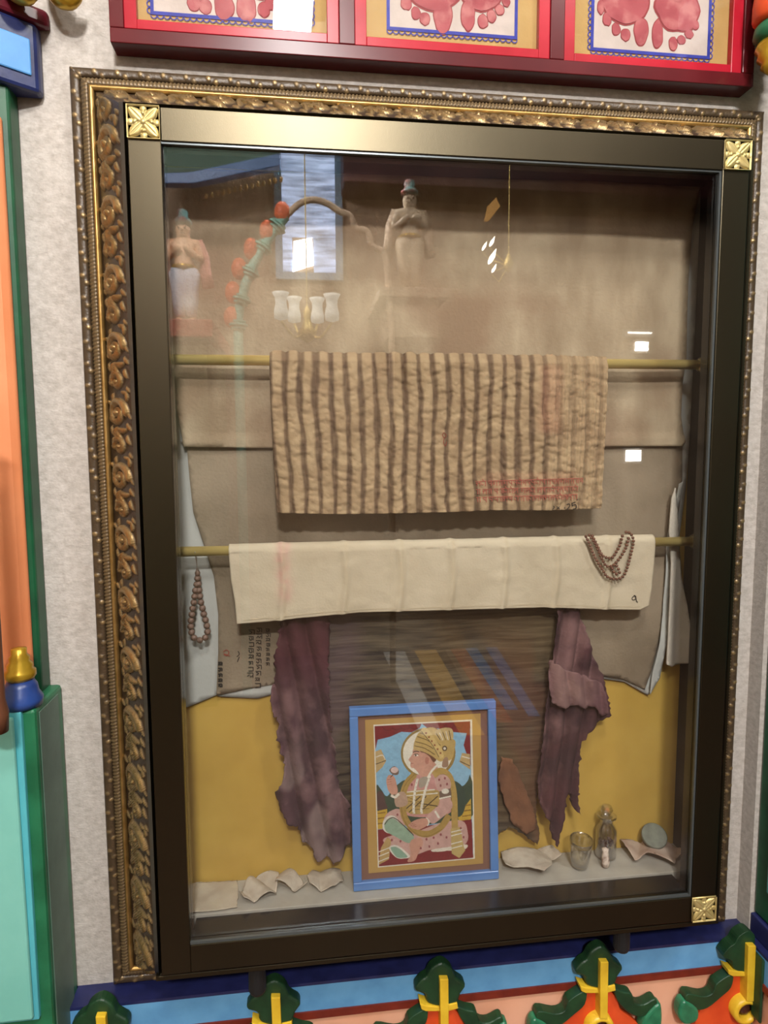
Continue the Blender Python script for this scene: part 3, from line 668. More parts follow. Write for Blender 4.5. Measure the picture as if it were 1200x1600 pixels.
# ------------------------------------------------------------------ the portrait in a blue frame, leaning against the shawl
PW, PH, PY0, PY1 = .281, .346, .094, .117
pbl = at(552, 1383, PY0); PX0 = pbl[0]; tilt_x = -.003
def ppt(a, b, lift=0.0):                        # a across 0..1, b up 0..1, lift toward the viewer
    x = PX0 + a * PW + tilt_x * b; y = PY0 + (PY1 - PY0) * b - lift; z = SHZ + .0012 + b * PH
    return (x, y, z)
por = root('framed_portrait', 'small portrait of a seated turbaned figure in a glossy blue frame on the shelf', 'picture', (PX0 + PW / 2, PY0 + .01, SHZ))
def pbox(mb, a0, a1, b0, b1, l0, l1, mi=0):
    vs = [ppt(a, b, l) for l in (l1, l0) for a, b in ((a0, b0), (a1, b0), (a1, b1), (a0, b1))]
    return mb.add(vs, [(0, 1, 2, 3), (7, 6, 5, 4), (0, 4, 5, 1), (1, 5, 6, 2), (2, 6, 7, 3), (3, 7, 4, 0)], mi)
bw, bh = .058, .047
blf = mat('blue_gloss_frame', (88, 134, 196), (80, 124, 186), scale=20, rough=.22, coat=.5)
for nm, q in (('frame_rail', (0, 1, 0, bh)), ('frame_rail', (0, 1, 1 - bh, 1)), ('frame_stile', (0, bw, bh, 1 - bh)), ('frame_stile', (1 - bw, 1, bh, 1 - bh))):
    pbox(MB(), *q, -.010, .0045).build(nm, blf, por, bevel=.0022, seg=3)
pbox(MB(), bw * .9, 1 - bw * .9, bh * .9, 1 - bh * .9, -.008, -.004).build('brown_mat', mat('brown_mat_board', (136, 98, 82), rough=.7), por, label='dull brown outer mat')
pbox(MB(), bw + .048, 1 - bw - .045, bh + .035, 1 - bh - .028, -.004, -.0032).build('ochre_mat', mat('ochre_mat_board', (196, 160, 94), (186, 148, 82), scale=12, rough=.6), por, label='golden ochre inner mat')
# picture: flat colour shapes in the crop's own grid (x right, y down), mapped through the frame's corners
CR = [np.array(q, float) for q in ((75, 118), (1085, 75), (1105, 1275), (95, 1340))]
def pic(x, y):
    a, b = .5, .5; p = np.array((x, y), float)
    for _ in range(12):
        f = (1 - a) * (1 - b) * CR[0] + a * (1 - b) * CR[1] + a * b * CR[2] + (1 - a) * b * CR[3] - p
        da = (1 - b) * (CR[1] - CR[0]) + b * (CR[2] - CR[3]); db = (1 - a) * (CR[3] - CR[0]) + a * (CR[2] - CR[1])
        d = np.linalg.solve(np.c_[da, db], -f); a += d[0]; b += d[1]
    return a, 1 - b
NU, NV = 330, 460                                # one flat sheet whose pigment is painted shape over shape
QC = [np.array(q, float) for q in ((240, 236), (922, 208), (940, 1148), (264, 1194))]
_s, _t = np.meshgrid(np.linspace(0, 1, NU), np.linspace(0, 1, NV), indexing='ij')
GX, GY = [(1 - _s) * (1 - _t) * QC[0][k] + _s * (1 - _t) * QC[1][k] + _s * _t * QC[2][k] + (1 - _s) * _t * QC[3][k] for k in (0, 1)]
PIG = np.ones((NU, NV, 3)) * .8
def fill(c, P):
    P = np.array(P, float); x0, y0 = P.min(0); x1, y1 = P.max(0)
    sel = (GX >= x0) & (GX <= x1) & (GY >= y0) & (GY <= y1); x, y = GX[sel], GY[sel]; ins = np.zeros(len(x), bool); j = len(P) - 1
    for i in range(len(P)):
        if P[i][1] != P[j][1]:
            ins ^= ((P[i][1] > y) != (P[j][1] > y)) & (x < (P[j][0] - P[i][0]) * (y - P[i][1]) / (P[j][1] - P[i][1]) + P[i][0])
        j = i
    idx = np.argwhere(sel)[ins]; PIG[idx[:, 0], idx[:, 1]] = srgb(c)[:3]
def shape(c, pts, curve=True, n=None):
    if curve and len(pts) > 3:
        k = len(pts); pp = []
        for i in range(k):
            a, b, cc, d = (np.array(pts[(i + j - 1) % k], float) for j in range(4))
            for f in (0, .25, .5, .75): pp.append(.5 * (2 * b + (cc - a) * f + (2 * a - 5 * b + 4 * cc - d) * f * f + (3 * b - a - 3 * cc + d) * f ** 3))
        pts = pp
    fill(c, pts)
def ell(c, x, y, rx, ry, rot=0, n=24):
    fill(c, [(x + rx * math.cos(q) * math.cos(rot) - ry * math.sin(q) * math.sin(rot), y + rx * math.cos(q) * math.sin(rot) + ry * math.sin(q) * math.cos(rot)) for q in np.linspace(0, 2 * PI, n, endpoint=False)])
def line(c, pts, wd):
    P = spline(pts, len(pts) * 6) if len(pts) > 2 else np.array(pts, float)
    T = np.gradient(P, axis=0); T /= np.linalg.norm(T, axis=1)[:, None] + 1e-9; Nn = np.c_[-T[:, 1], T[:, 0]] * wd / 2
    for i in range(len(P) - 1): fill(c, [P[i] + Nn[i], P[i + 1] + Nn[i + 1], P[i + 1] - Nn[i + 1], P[i] - Nn[i]])
SKY_, MAR, GRN, GOL, PIN, SKN, WHT, DRK = (140, 192, 226), (128, 36, 42), (54, 78, 62), (168, 142, 84), (208, 168, 160), (208, 156, 136), (236, 232, 218), (70, 54, 40)
shape(WHT, [(240, 236), (922, 208), (940, 1148), (264, 1194)], False)
shape(SKY_, [(246, 246), (908, 220), (928, 1142), (268, 1186)], False)
shape(GRN, [(255, 650), (290, 670), (330, 715), (400, 640), (470, 610), (560, 700), (700, 700), (790, 620), (850, 655), (890, 620), (910, 590), (920, 860), (258, 900)])
shape((84, 62, 62), [(262, 690), (300, 690), (320, 760), (330, 800), (262, 800)])
shape((206, 170, 66), [(256, 815), (330, 800), (330, 930), (258, 936)], False); shape((206, 170, 66), [(820, 860), (912, 740), (916, 885), (826, 888)], False)
for y in (830, 865, 900): line((150, 112, 40), [(258, y), (318, y - 6)], 9)
for y in (790, 825, 860): line((150, 112, 40), [(850, y), (912, y - 8)], 9)
shape(MAR, [(258, 938), (500, 930), (918, 880), (928, 1142), (268, 1186)], False)
# curtain swags
shape(MAR, [(246, 246), (570, 232), (555, 262), (500, 290), (430, 285), (350, 318), (268, 336), (258, 380), (250, 410)], False)
shape(MAR, [(570, 232), (908, 220), (912, 520), (880, 430), (862, 380), (884, 300), (780, 290), (700, 268), (610, 262)], False)
for k in range(4): line((92, 22, 30), [(300 + k * 60, 250), (330 + k * 60, 275 - k * 3), (380 + k * 55, 262)], 4)
for k in range(3): line((92, 22, 30), [(650 + k * 70, 244), (700 + k * 70, 268), (745 + k * 55, 240)], 4)
shape((196, 170, 120), [(248, 416), (290, 400), (326, 476), (300, 520), (254, 560)], False); line(WHT, [(256, 452), (300, 440), (318, 470)], 6); line(DRK, [(252, 500), (322, 476)], 5)
shape((196, 170, 120), [(850, 432), (906, 440), (908, 545), (832, 492)], False); line(WHT, [(850, 455), (906, 470)], 6); line(DRK, [(836, 488), (906, 520)], 5)
# halo, bolster, body
ell((150, 126, 70), 615, 430, 190, 172, 0, 40); ell(WHT, 612, 430, 172, 155, 0, 40)
shape((60, 84, 70), [(400, 650), (470, 620), (480, 720), (420, 770), (340, 740), (345, 700)]); shape((50, 76, 66), [(780, 630), (850, 655), (880, 740), (850, 850), (790, 840)])
shape(PIN, [(300, 1010), (360, 980), (520, 960), (700, 900), (850, 890), (888, 960), (880, 1040), (780, 1090), (640, 1080), (540, 1110), (460, 1120), (350, 1060)])
shape((190, 160, 104), [(286, 1060), (330, 990), (356, 1010), (340, 1140), (268, 1176)], False)
for y in (1075, 1105, 1140): line(WHT, [(270, y + 14), (340, y - 12)], 6)
shape((228, 220, 206), [(640, 1080), (760, 1065), (880, 1050), (870, 1082), (760, 1090), (650, 1096)])
shape(PIN, [(330, 830), (400, 800), (440, 830), (460, 900), (400, 930), (310, 890)])
ell((228, 222, 212), 352, 905, 54, 62, .5); shape((150, 180, 158), [(310, 900), (340, 868), (390, 876), (510, 985), (478, 1034), (380, 985), (322, 950)])
line(DRK, [(312, 905), (345, 866), (395, 872), (512, 982)], 6)
shape((228, 222, 212), [(344, 1054), (400, 1048), (478, 1110), (474, 1134), (400, 1134), (352, 1090)]); shape((140, 176, 156), [(352, 1064), (400, 1062), (466, 1120), (440, 1134), (390, 1124)])
shape(SKN, [(500, 1010), (560, 1000), (575, 1040), (540, 1110), (520, 1150), (480, 1162), (468, 1152), (490, 1110), (482, 1050)])
shape((206, 150, 146), [(470, 620), (540, 575), (660, 560), (750, 580), (790, 700), (770, 830), (640, 860), (480, 850), (440, 800), (450, 680)])
shape(PIN, [(655, 590), (720, 570), (770, 640), (775, 780), (700, 850), (640, 860), (620, 830), (690, 780), (680, 690)])
shape((188, 160, 96), [(455, 690), (680, 680), (690, 760), (640, 830), (490, 836), (450, 780)])
for k, (a, b) in enumerate((((460, 690), (660, 676)), ((456, 716), (680, 700)), ((462, 800), (560, 720)), ((480, 826), (600, 720)), ((560, 820), (680, 720)), ((570, 770), (690, 790)))):
    line(WHT if k < 2 else DRK, [a, b], 7)
for k in range(4): line((120, 96, 54), [(462 + k * 12, 720 + k * 30), (560 + k * 20, 760 + k * 14)], 4)
# neck, head in profile to the left
shape(SKN, [(545, 560), (600, 520), (660, 500), (680, 530), (650, 572), (580, 590)])
shape(SKN, [(512, 402), (560, 388), (640, 400), (660, 470), (650, 520), (600, 555), (556, 566), (536, 550), (516, 530), (496, 526), (490, 508), (494, 492), (478, 474), (494, 450), (506, 432)])
ell((188, 124, 108), 606, 480, 14, 24); ell(WHT, 532, 444, 15, 6); ell(DRK, 528, 444, 6, 6); line(DRK, [(514, 440), (530, 434), (550, 441)], 5); line(DRK, [(508, 424), (528, 416), (552, 420)], 6); line((150, 70, 66), [(492, 496), (510, 498)], 4)
shape((110, 70, 50), [(560, 400), (640, 404), (670, 470), (650, 490), (620, 450), (590, 430), (560, 420)])
shape((200, 172, 108), [(512, 400), (520, 350), (550, 292), (600, 266), (660, 262), (720, 340), (740, 450), (720, 480), (690, 486), (640, 450), (580, 420), (530, 410)])
for a, b in (((520, 380), (660, 440)), ((526, 352), (680, 420)), ((540, 318), (690, 400)), ((560, 294), (700, 380))): line((122, 98, 56), [a, ((a[0] + b[0]) / 2, (a[1] + b[1]) / 2 - 12), b], 6)
shape((216, 190, 128), [(566, 282), (606, 264), (700, 390), (726, 440), (700, 470), (676, 440), (620, 350)]); line(DRK, [(568, 284), (640, 372), (690, 460)], 4)
for k in range(6): ell((150, 90, 60), 600 + k * 20, 296 + k * 27, 7, 7)
shape((206, 182, 130), [(660, 290), (720, 262), (780, 270), (790, 330), (760, 350), (700, 350)]); shape((190, 164, 104), [(720, 340), (800, 345), (796, 420), (780, 470), (740, 480), (716, 420)])
for k in range(5): line(WHT if k % 2 else DRK, [(672 + k * 22, 300 - k * 5), (700 + k * 18, 345)], 5)
ell((90, 74, 60), 729, 400, 18, 18); ell(WHT, 729, 400, 9, 9); shape((160, 130, 110), [(720, 470), (750, 462), (752, 520), (712, 524)])
# scarf, sash loop, arms
def arc(c, pts, wd): line(c, pts, wd)
arc((176, 146, 80), [(520, 570), (460, 640), (436, 740), (450, 860), (520, 950), (610, 975), (700, 930), (760, 850)], 44)
arc((150, 120, 60), [(520, 570), (455, 640), (428, 740), (442, 870), (520, 965), (610, 990), (710, 945)], 6)
arc((186, 156, 88), [(650, 580), (700, 552), (760, 590), (790, 700), (796, 830), (800, 960)], 46)
arc((136, 108, 54), [(676, 610), (716, 574), (748, 600), (772, 700), (776, 830)], 6)
shape((196, 172, 112), [(768, 940), (836, 930), (860, 1060), (872, 1090), (830, 1142), (776, 1110)], False)
for y in (960, 985, 1040, 1070): line(WHT, [(772, y + 6), (850, y - 12)], 7)
ell((206, 168, 160), 720, 640, 52, 66, -.2)
for x, y in ((690, 610), (730, 600), (700, 650), (745, 640), (720, 690), (740, 770), (700, 800), (400, 840), (360, 1010), (420, 1020), (600, 1010), (650, 1000), (700, 980), (740, 1000), (620, 1060), (680, 1040), (560, 1070), (840, 940), (860, 1000), (500, 640)): ell((150, 80, 84), x, y, 7, 9)
shape((120, 100, 88), [(690, 690), (770, 668), (776, 730), (694, 742)], False); ell(WHT, 732, 688, 26, 18); line(WHT, [(690, 738), (772, 722)], 10)
shape(PIN, [(690, 780), (760, 740), (780, 800), (690, 880), (640, 905), (600, 860), (640, 820)])
line(WHT, [(660, 820), (690, 868)], 14); line(WHT, [(596, 866), (618, 890), (606, 920)], 10)
shape(SKN, [(474, 912), (520, 880), (590, 866), (612, 890), (600, 920), (550, 944), (520, 940), (490, 928)])
for k in range(3): line((160, 96, 84), [(482 + k * 10, 906 + k * 10), (520 + k * 8, 900 + k * 10)], 3)
shape((190, 160, 140), [(390, 700), (450, 690), (470, 770), (400, 790), (380, 750)])
shape(SKN, [(326, 600), (346, 572), (380, 586), (396, 640), (402, 690), (366, 706), (340, 680), (328, 640)])
for k in range(3): line((160, 96, 84), [(332, 606 + k * 16), (362, 600 + k * 16)], 3)
line(WHT, [(356, 710), (384, 722), (412, 700)], 16)
shape((120, 96, 84), [(346, 540), (380, 514), (410, 540), (404, 572), (370, 570)]); ell((226, 200, 196), 382, 540, 26, 20); line(DRK, [(372, 570), (352, 590)], 5)
for x0, x1 in ((540, 512), (626, 566)):
    line(WHT, [(x0, 600 if x0 < 600 else 580), ((x0 + x1) / 2 - 6, 690), (x1, 800), (x1 + 2, 836)], 16)
    for k in range(9):
        f = k / 8; ell((190, 180, 166), x0 + (x1 - x0) * f - 4, 600 + 230 * f, 4, 4)
shape((170, 160, 144), [(556, 600), (612, 590), (590, 650), (550, 660)]); line(WHT, [(690, 498), (640, 548), (610, 596)], 14)
border = (_s < .010) | (_s > .988) | (_t < .009); PIG[border] = srgb(WHT)[:3]
PIG *= (.86 + .26 * fbm(GX / 26, GY / 22, 5))[..., None] * (.92 + .16 * vn(GX / 6, GY / 6, 2))[..., None]
fa, fb = np.full_like(GX, .5), np.full_like(GX, .5)
for _ in range(12):
    f = [(1 - fa) * (1 - fb) * CR[0][k] + fa * (1 - fb) * CR[1][k] + fa * fb * CR[2][k] + (1 - fa) * fb * CR[3][k] - (GX, GY)[k] for k in (0, 1)]
    da = [(1 - fb) * (CR[1] - CR[0])[k] + fb * (CR[2] - CR[3])[k] for k in (0, 1)]; db = [(1 - fa) * (CR[3] - CR[0])[k] + fa * (CR[2] - CR[1])[k] for k in (0, 1)]
    det = da[0] * db[1] - da[1] * db[0]; fa = fa - (f[0] * db[1] - f[1] * db[0]) / det; fb = fb - (da[0] * f[1] - da[1] * f[0]) / det
fb = 1 - fb
pmat = mat('painted_paper', (200, 200, 200), rough=.5); _a = pmat.node_tree.nodes.new('ShaderNodeAttribute'); _a.attribute_name = 'pigment'
pmat.node_tree.links.new(_a.outputs['Color'], pmat.node_tree.nodes['Principled BSDF'].inputs['Base Color'])
po = MB().grid(np.stack([PX0 + fa * PW + tilt_x * fb, PY0 + (PY1 - PY0) * fb + .0026, SHZ + .0012 + fb * PH], -1)).build('painting', pmat, por, label='painted seated figure with a gold turban and white halo, holding a flower')
_c = po.data.color_attributes.new('pigment', 'FLOAT_COLOR', 'POINT'); _c.data.foreach_set('color', np.concatenate([PIG, np.ones((NU, NV, 1))], -1).astype(np.float32).ravel())
pbox(MB(), bw, 1 - bw, bh, 1 - bh, -.0005, .0005).build('picture_glass', thinpane, por)

# ------------------------------------------------------------------ prayer beads
beadm = mat('brown_seed_bead', (132, 106, 92), (98, 74, 64), scale=220, rough=.5, bump=.5, bscale=500)
beadd = mat('dark_seed_bead', (122, 78, 56), (92, 56, 42), scale=220, rough=.45, bump=.5, bscale=500)
string = mat('bead_string', (170, 160, 150), rough=.9)
def bead_strand(parent, paths, r, material, name='bead', pack=.86):
    proto = None; spheres = 0
    for P in paths:
        S = spline(P, 400); d = np.r_[0, np.cumsum(np.linalg.norm(np.diff(S, axis=0), axis=1))]; n = max(2, int(d[-1] / (2 * r * pack)) + 1)
        for t in np.linspace(0, d[-1], n):
            q = [np.interp(t, d, S[:, k]) for k in range(3)]
            if proto is None:
                proto = MB().ball((0, 0, 0), r, 10, sc=(1, 1, .92)); proto = proto.move(lambda v: v + abs_loc(parent)).build(name, material, parent, smooth=True); o = proto
            else:
                o = proto.copy(); COL.objects.link(o); o.parent = parent
            o.location = Vector(q) - abs_loc(parent); o.rotation_euler = (random.random() * 3, random.random() * 3, 0); spheres += 1
    return spheres
c2 = lambda x, y: (270 + x / 6, 860 + y / 6)
Yb = .127
mala = root('prayer_beads', 'loop of pale brown prayer beads hanging by a thread from the lower brass rod', 'prayer beads', at(*c2(235, 250), Yb))
lp = [(232, 262), (222, 330), (207, 400), (200, 465), (190, 520), (182, 580), (172, 640), (166, 700), (174, 765), (202, 822), (262, 842), (310, 812), (326, 755), (318, 700), (306, 650), (290, 595), (278, 540), (262, 480), (252, 425), (246, 370), (240, 318)]
bead_strand(mala, [[at(*c2(x, y), Yb - (.004 if 8 < i < 12 else 0)) for i, (x, y) in enumerate(lp)]], .0062, beadm)
MB().tube([at(*c2(235, 245), Yb), at(*c2(228, 150), .122), at(*c2(222, 62), .1145), (at(*c2(222, 62), .1145)[0], .104, -.6750), (at(*c2(222, 62), .1145)[0] + .001, .0945, -.684), (at(*c2(222, 62), .1145)[0], .104, -.6937), at(*c2(236, 200), .124)], .0007, 6).build('thread', string, mala)
MB().lathe([(.001, -.006), (.004, -.004), (.005, .001), (.0025, .006), (.001, .010)], at(*c2(232, 215), Yb - .001), 12).build('guru_bead', beadm, mala, smooth=True)
c3 = lambda x, y: (880 + x * .19167, 800 + y * .19167)
Yc = .0808
def over(pts): return [at(*c3(*q), Yc) for q in pts]
mal2 = root('prayer_beads', 'triple strand of dark brown prayer beads draped over the right end of the cream cloth', 'prayer beads', at(*c3(400, 400), Yc))
bead_strand(mal2, [over([(185, 200), (215, 262), (240, 330), (280, 410), (320, 470), (352, 522), (400, 545), (450, 545), (492, 520), (520, 460), (542, 380), (562, 300), (572, 230), (548, 175), (512, 165)]),
                   over([(212, 190), (255, 250), (290, 325), (322, 398), (352, 440), (400, 440), (440, 400), (482, 345), (516, 280), (532, 215)]),
                   over([(238, 196), (275, 268), (312, 345), (352, 372), (400, 372), (430, 330), (462, 270), (482, 196)]),
                   over([(400, 462), (425, 505), (460, 490), (436, 440)])], .0031, beadd, pack=1.02)

# ------------------------------------------------------------------ relics on the shelf
def on_shelf(u, v, h=0): return atz(u, v, SHZ + h)
def crumple(name, label, px, hfun, material, cat, step=.0035, thick=.0016, ragged=.0006, seed=1):
    poly = [tuple(on_shelf(u, v, h)[[0, 1]]) for u, v, h in px]
    if ragged: poly = jag(poly, ragged, step * 1.5, seed)
    V, F = poly_grid(poly, step); hz = hfun(V[:, 0], V[:, 1])
    mb = MB().add(np.c_[V[:, 0], np.clip(V[:, 1], .071, .149), SHZ + .0012 + np.maximum(hz, 0)], F)
    o = mb.build(name, material, None, smooth=True, solid=thick); return tag(o, label, cat, 'relics on the case shelf')
paper = mat('grey_beige_cloth_relic', (190, 180, 160), (176, 164, 146), scale=30, rough=.9, bump=.3, bscale=300)
pale = mat('pale_relic_cloth', (188, 178, 162), (166, 154, 138), scale=40, rough=.9, bump=.4, bscale=300)
pinkish = mat('pinkish_relic_cloth', (188, 170, 154), (166, 142, 128), scale=30, rough=.9, bump=.4, bscale=300)
fl = lambda a, k, sd: (lambda x, y: a * fbm(x * k, y * k, sd))
crumple('cloth_scrap', 'flat grey beige cloth scrap at the left end of the shelf', [(296, 1366, 0), (334, 1362, 0), (370, 1360, 0), (372, 1392, 0), (371, 1420, 0), (336, 1426, 0), (300, 1430, 0)], fl(.006, 26, 4), paper, 'cloth scrap', ragged=.001)
crumple('cloth_scrap', 'angular pale folded scrap beside the flat grey cloth scrap', [(374, 1400, .002), (388, 1380, .006), (403, 1365, .010), (436, 1367, .010), (432, 1398, .004), (416, 1408, .002), (382, 1416, .0)], lambda x, y: .016 * np.abs(np.sin((x * 1.2 + y) * 48)) + .003 * fbm(x * 50, y * 50, 2), pale, 'cloth scrap')
crumple('cloth_scrap', 'pale folded scrap with a peaked ridge, middle of the three left of the blue frame', [(430, 1388, .004), (436, 1366, .012), (443, 1356, .016), (462, 1366, .014), (482, 1380, .008), (462, 1396, .002), (446, 1392, .002)], lambda x, y: .019 * np.abs(np.sin((x - .8 * y) * 42 + .4)) + .003 * fbm(x * 50, y * 50, 6), pale, 'cloth scrap')
crumple('cloth_scrap', 'rounded pale scrap nearest the left side of the blue frame', [(480, 1374, .004), (490, 1360, .008), (510, 1355, .008), (531, 1358, .006), (537, 1376, .004), (524, 1392, .0), (502, 1396, .0), (484, 1386, .002)], lambda x, y: .008 * fbm(x * 40, y * 40, 9) + .006 * np.abs(np.sin(x * 70)), pale, 'cloth scrap')
crumple('folded_cloth', 'folded grey white cloth lying on the shelf right of the blue frame', [(782, 1340, .004), (800, 1330, .010), (838, 1322, .012), (862, 1328, .012), (874, 1340, .008), (878, 1346, .006), (862, 1352, .004), (862, 1366, .002), (850, 1377, .0), (822, 1368, .0), (790, 1364, .0)], lambda x, y: .010 + .010 * np.abs(np.sin((x + .5 * y) * 36)) - .10 * np.maximum(0, .085 - y) + .004 * fbm(x * 40, y * 40, 3), pale, 'cloth')
crumple('folded_cloth', 'pinkish white folded cloth under the round tin at the right end of the shelf', [(968, 1322, .006), (978, 1314, .012), (1000, 1318, .010), (1040, 1322, .008), (1062, 1330, .006), (1072, 1338, .004), (1056, 1346, .004), (1054, 1358, .0), (1030, 1352, .0), (1010, 1346, .0), (992, 1352, .0), (982, 1340, .002)], lambda x, y: .007 + .012 * np.abs(np.sin((x - .7 * y) * 38)) + .004 * fbm(x * 50, y * 50, 12), pinkish, 'cloth')
# small glass tumbler tilted to the left
q = on_shelf(905, 1354); t = root('glass_tumbler', 'small clear glass tumbler with an open oval mouth beside the stoppered vial', 'glass', (q[0], q[1], SHZ), 'relics on the case shelf')
prof = [(.0002, 0.0012), (.0135, .0012), (.0165, .004), (.0185, .018), (.0215, .050), (.0225, .060), (.0210, .060), (.0198, .050), (.0168, .018), (.0145, .0065), (.0002, .006)]
MB().lathe(prof, (0, 0, 0), 32).move(lambda v: Vector((q[0], q[1], SHZ + .002)) + Matrix.Rotation(math.radians(7), 3, 'X') @ v).build('cup', glassm, t, smooth=True)
MB().lathe([(.0002, 0), (.0148, 0), (.016, .012), (.0002, .013)], (0, 0, 0), 24).move(lambda v: Vector((q[0], q[1], SHZ + .0095)) + Matrix.Rotation(math.radians(7), 3, 'X') @ v).build('residue', mat('pale_residue', (196, 178, 132), rough=.8), t, smooth=True)
# stoppered vial
q = on_shelf(946, 1338); t = root('glass_vial', 'clear glass vial with a cut glass stopper, half filled with purple brown fragments', 'vial', (q[0], q[1], SHZ), 'relics on the case shelf')
MB().lathe([(.0002, .0012), (.018, .0012), (.0205, .004), (.0205, .058), (.017, .066), (.0125, .072), (.0125, .082), (.0195, .085), (.0195, .088), (.011, .088), (.0108, .072), (.0185, .058), (.0185, .006), (.0002, .005)], (q[0], q[1], SHZ), 32).build('bottle', glassm, t, smooth=True)
mb = MB(); rg = random.Random(2)
for k in range(46):
    a = rg.random() * 2 * PI; r = .0135 * math.sqrt(rg.random()); mb.ball((q[0] + r * math.cos(a), q[1] + r * math.sin(a), SHZ + .010 + .030 * rg.random()), rg.uniform(.0026, .0046), 6, sc=(1, 1, .7))
mb.build('fragments', mat('purple_brown_fragments', (116, 88, 84), (88, 62, 62), scale=90, rough=.9), t, kind='stuff')
MB().lathe([(.0095, .078), (.0102, .0885), (.006, .0895), (.009, .094), (.013, .101), (.009, .108), (.0002, .110)], (q[0], q[1], SHZ), 8).build('stopper', glassm, t)
q = on_shelf(946, 1356, .0)
o = MB().lathe([(.0005, 0), (.006, .002), (.0072, .012), (.0062, .022), (.0048, .030), (.0060, .036), (.0005, .039)], (0, 0, 0), 10).move(lambda v: Vector((q[0], q[1], SHZ + .001)) + Vector((v.x * 1.15 + .03 * v.z, v.y + .12 * v.z + .001 * math.sin(v.z * 400), v.z))).build('stone_relic', mat('white_brown_stone', (212, 196, 182), (112, 78, 62), scale=70, rough=.7, bump=.4, lo=.45, hi=.6), smooth=True)
tag(o, 'small white and brown stone standing in front of the glass vial', 'stone', 'relics on the case shelf')
# round tin lying tilted on the pinkish cloth
q = on_shelf(1022, 1334, .0); t = root('round_tin', 'round grey green tin propped up on the pinkish folded cloth', 'tin', (q[0], q[1], SHZ + .02), 'relics on the case shelf')
rot = Matrix.Rotation(math.radians(38), 3, 'X') @ Matrix.Rotation(math.radians(-10), 3, 'Y')
put = lambda v: Vector((q[0], q[1] + .004, SHZ + .0335)) + rot @ v
tinm = mat('grey_green_tin', (120, 126, 114), (100, 104, 94), scale=60, rough=.6, metal=.2)
MB().lathe([(.0002, -.006), (.0225, -.006), (.0235, -.004), (.0235, .003), (.0002, .003)], (0, 0, 0), 32).move(put).build('box', mat('dark_tin', (84, 66, 56), rough=.6), t, bevel=.0006)
MB().lathe([(.0245, .0032), (.0250, .0040), (.0250, .0090), (.0238, .0104), (.0002, .0112)], (0, 0, 0), 32).move(put).build('lid', tinm, t, smooth=False, bevel=.0005)

# ------------------------------------------------------------------ maroon frame of footprints above the case
PF = .111; PXA, PXB, PZ0, PZ1 = -.0476, 1.0795, .149, .52
fp = root('footprint_frame', 'long maroon frame holding three red footprint cloths, hung above the display case', 'picture frame', (.5, .13, PZ0))
marf = mat('maroon_frame_paint', (92, 27, 32), (82, 22, 27), scale=10, rough=.24, spec=.22)
redf = mat('red_inner_frame_paint', (176, 34, 50), (160, 27, 41), scale=14, rough=.24, spec=.2)
ochre = mat('ochre_cloth_mat', (190, 156, 98), (178, 143, 85), scale=14, rough=.8, bump=.2)
prnt = mat('footprint_cloth', (206, 192, 186), (192, 178, 171), scale=24, rough=.9, bump=.2)
foot = mat('footprint_red', (180, 92, 98), (158, 70, 78), scale=22, rough=.9, c3=(192, 120, 120), scale3=26)
footd = mat('footprint_edge', (150, 62, 66), rough=.9)
blin = mat('blue_print_border', (52, 62, 168), (44, 52, 150), scale=60, rough=.8)
OPEN = [(-.0256, .3225, .1742), (.3494, .6922, .1740), (.718, 1.0566, .1720)]
mb = MB(); mb.box(PXA, PXB, PF, WALL - .0005, PZ0, .172); xs_ = [PXA] + [v for o in OPEN for v in o[:2]] + [PXB]
for i in range(0, 8, 2): mb.box(xs_[i], xs_[i + 1], PF, WALL - .0005, .172, PZ1)
mb.box(PXA, PXB, .136, WALL - .0008, .172, PZ1 - .0005)
mb.build('outer_frame', marf, fp, bevel=.0015)
def epoly(cx, cz, rx, rz, n=20, wob=0, seed=0):
    return [(cx + rx * math.cos(a) * (1 + wob * (vn(math.cos(a) * 2 + 5, math.sin(a) * 2 + 5, seed) - .5)), cz + rz * math.sin(a) * (1 + wob * (vn(math.cos(a) * 2 + 5, math.sin(a) * 2 + 5, seed + 3) - .5))) for a in np.linspace(0, 2 * PI, n, endpoint=False)]
PXZ = lambda u, v: tuple(at(u, v, .121)[[0, 2]])
TOES = [
    [(303, 5, 8, 9), (321, 10, 8, 9), (350, 9, 12, 17), (385, 11, 12, 18), (412, 15, 8, 9), (424, 4, 8, 9), (438, -6, 7, 9)],
    [(692, 24, 12, 23), (664, 29, 7, 8), (650, 20, 6, 8), (635, 5, 7, 8), (731, 24, 10, 19), (755, 33, 7, 9), (768, 25, 6, 8), (781, 15, 6, 7), (791, 2, 5, 7)],
    [(1002, 48, 10, 19), (978, 54, 7, 8), (963, 45, 6, 8), (949, 29, 6, 9), (939, 11, 5, 9), (1028, 53, 8, 19), (1052, 68, 6, 9), (1065, 62, 6, 6), (1077, 53, 6, 6), (1087, 39, 5, 6)]]
BALLS = [[(346, -34, 36, 24), (392, -32, 36, 24)], [(676, -22, 38, 30), (752, -18, 32, 28)], [(978, 2, 36, 29), (1060, 14, 34, 30)]]
BORD = [(.0175, .2768, .1945), (.4029, .6315, .1984), (.7647, .9906, .1897)]
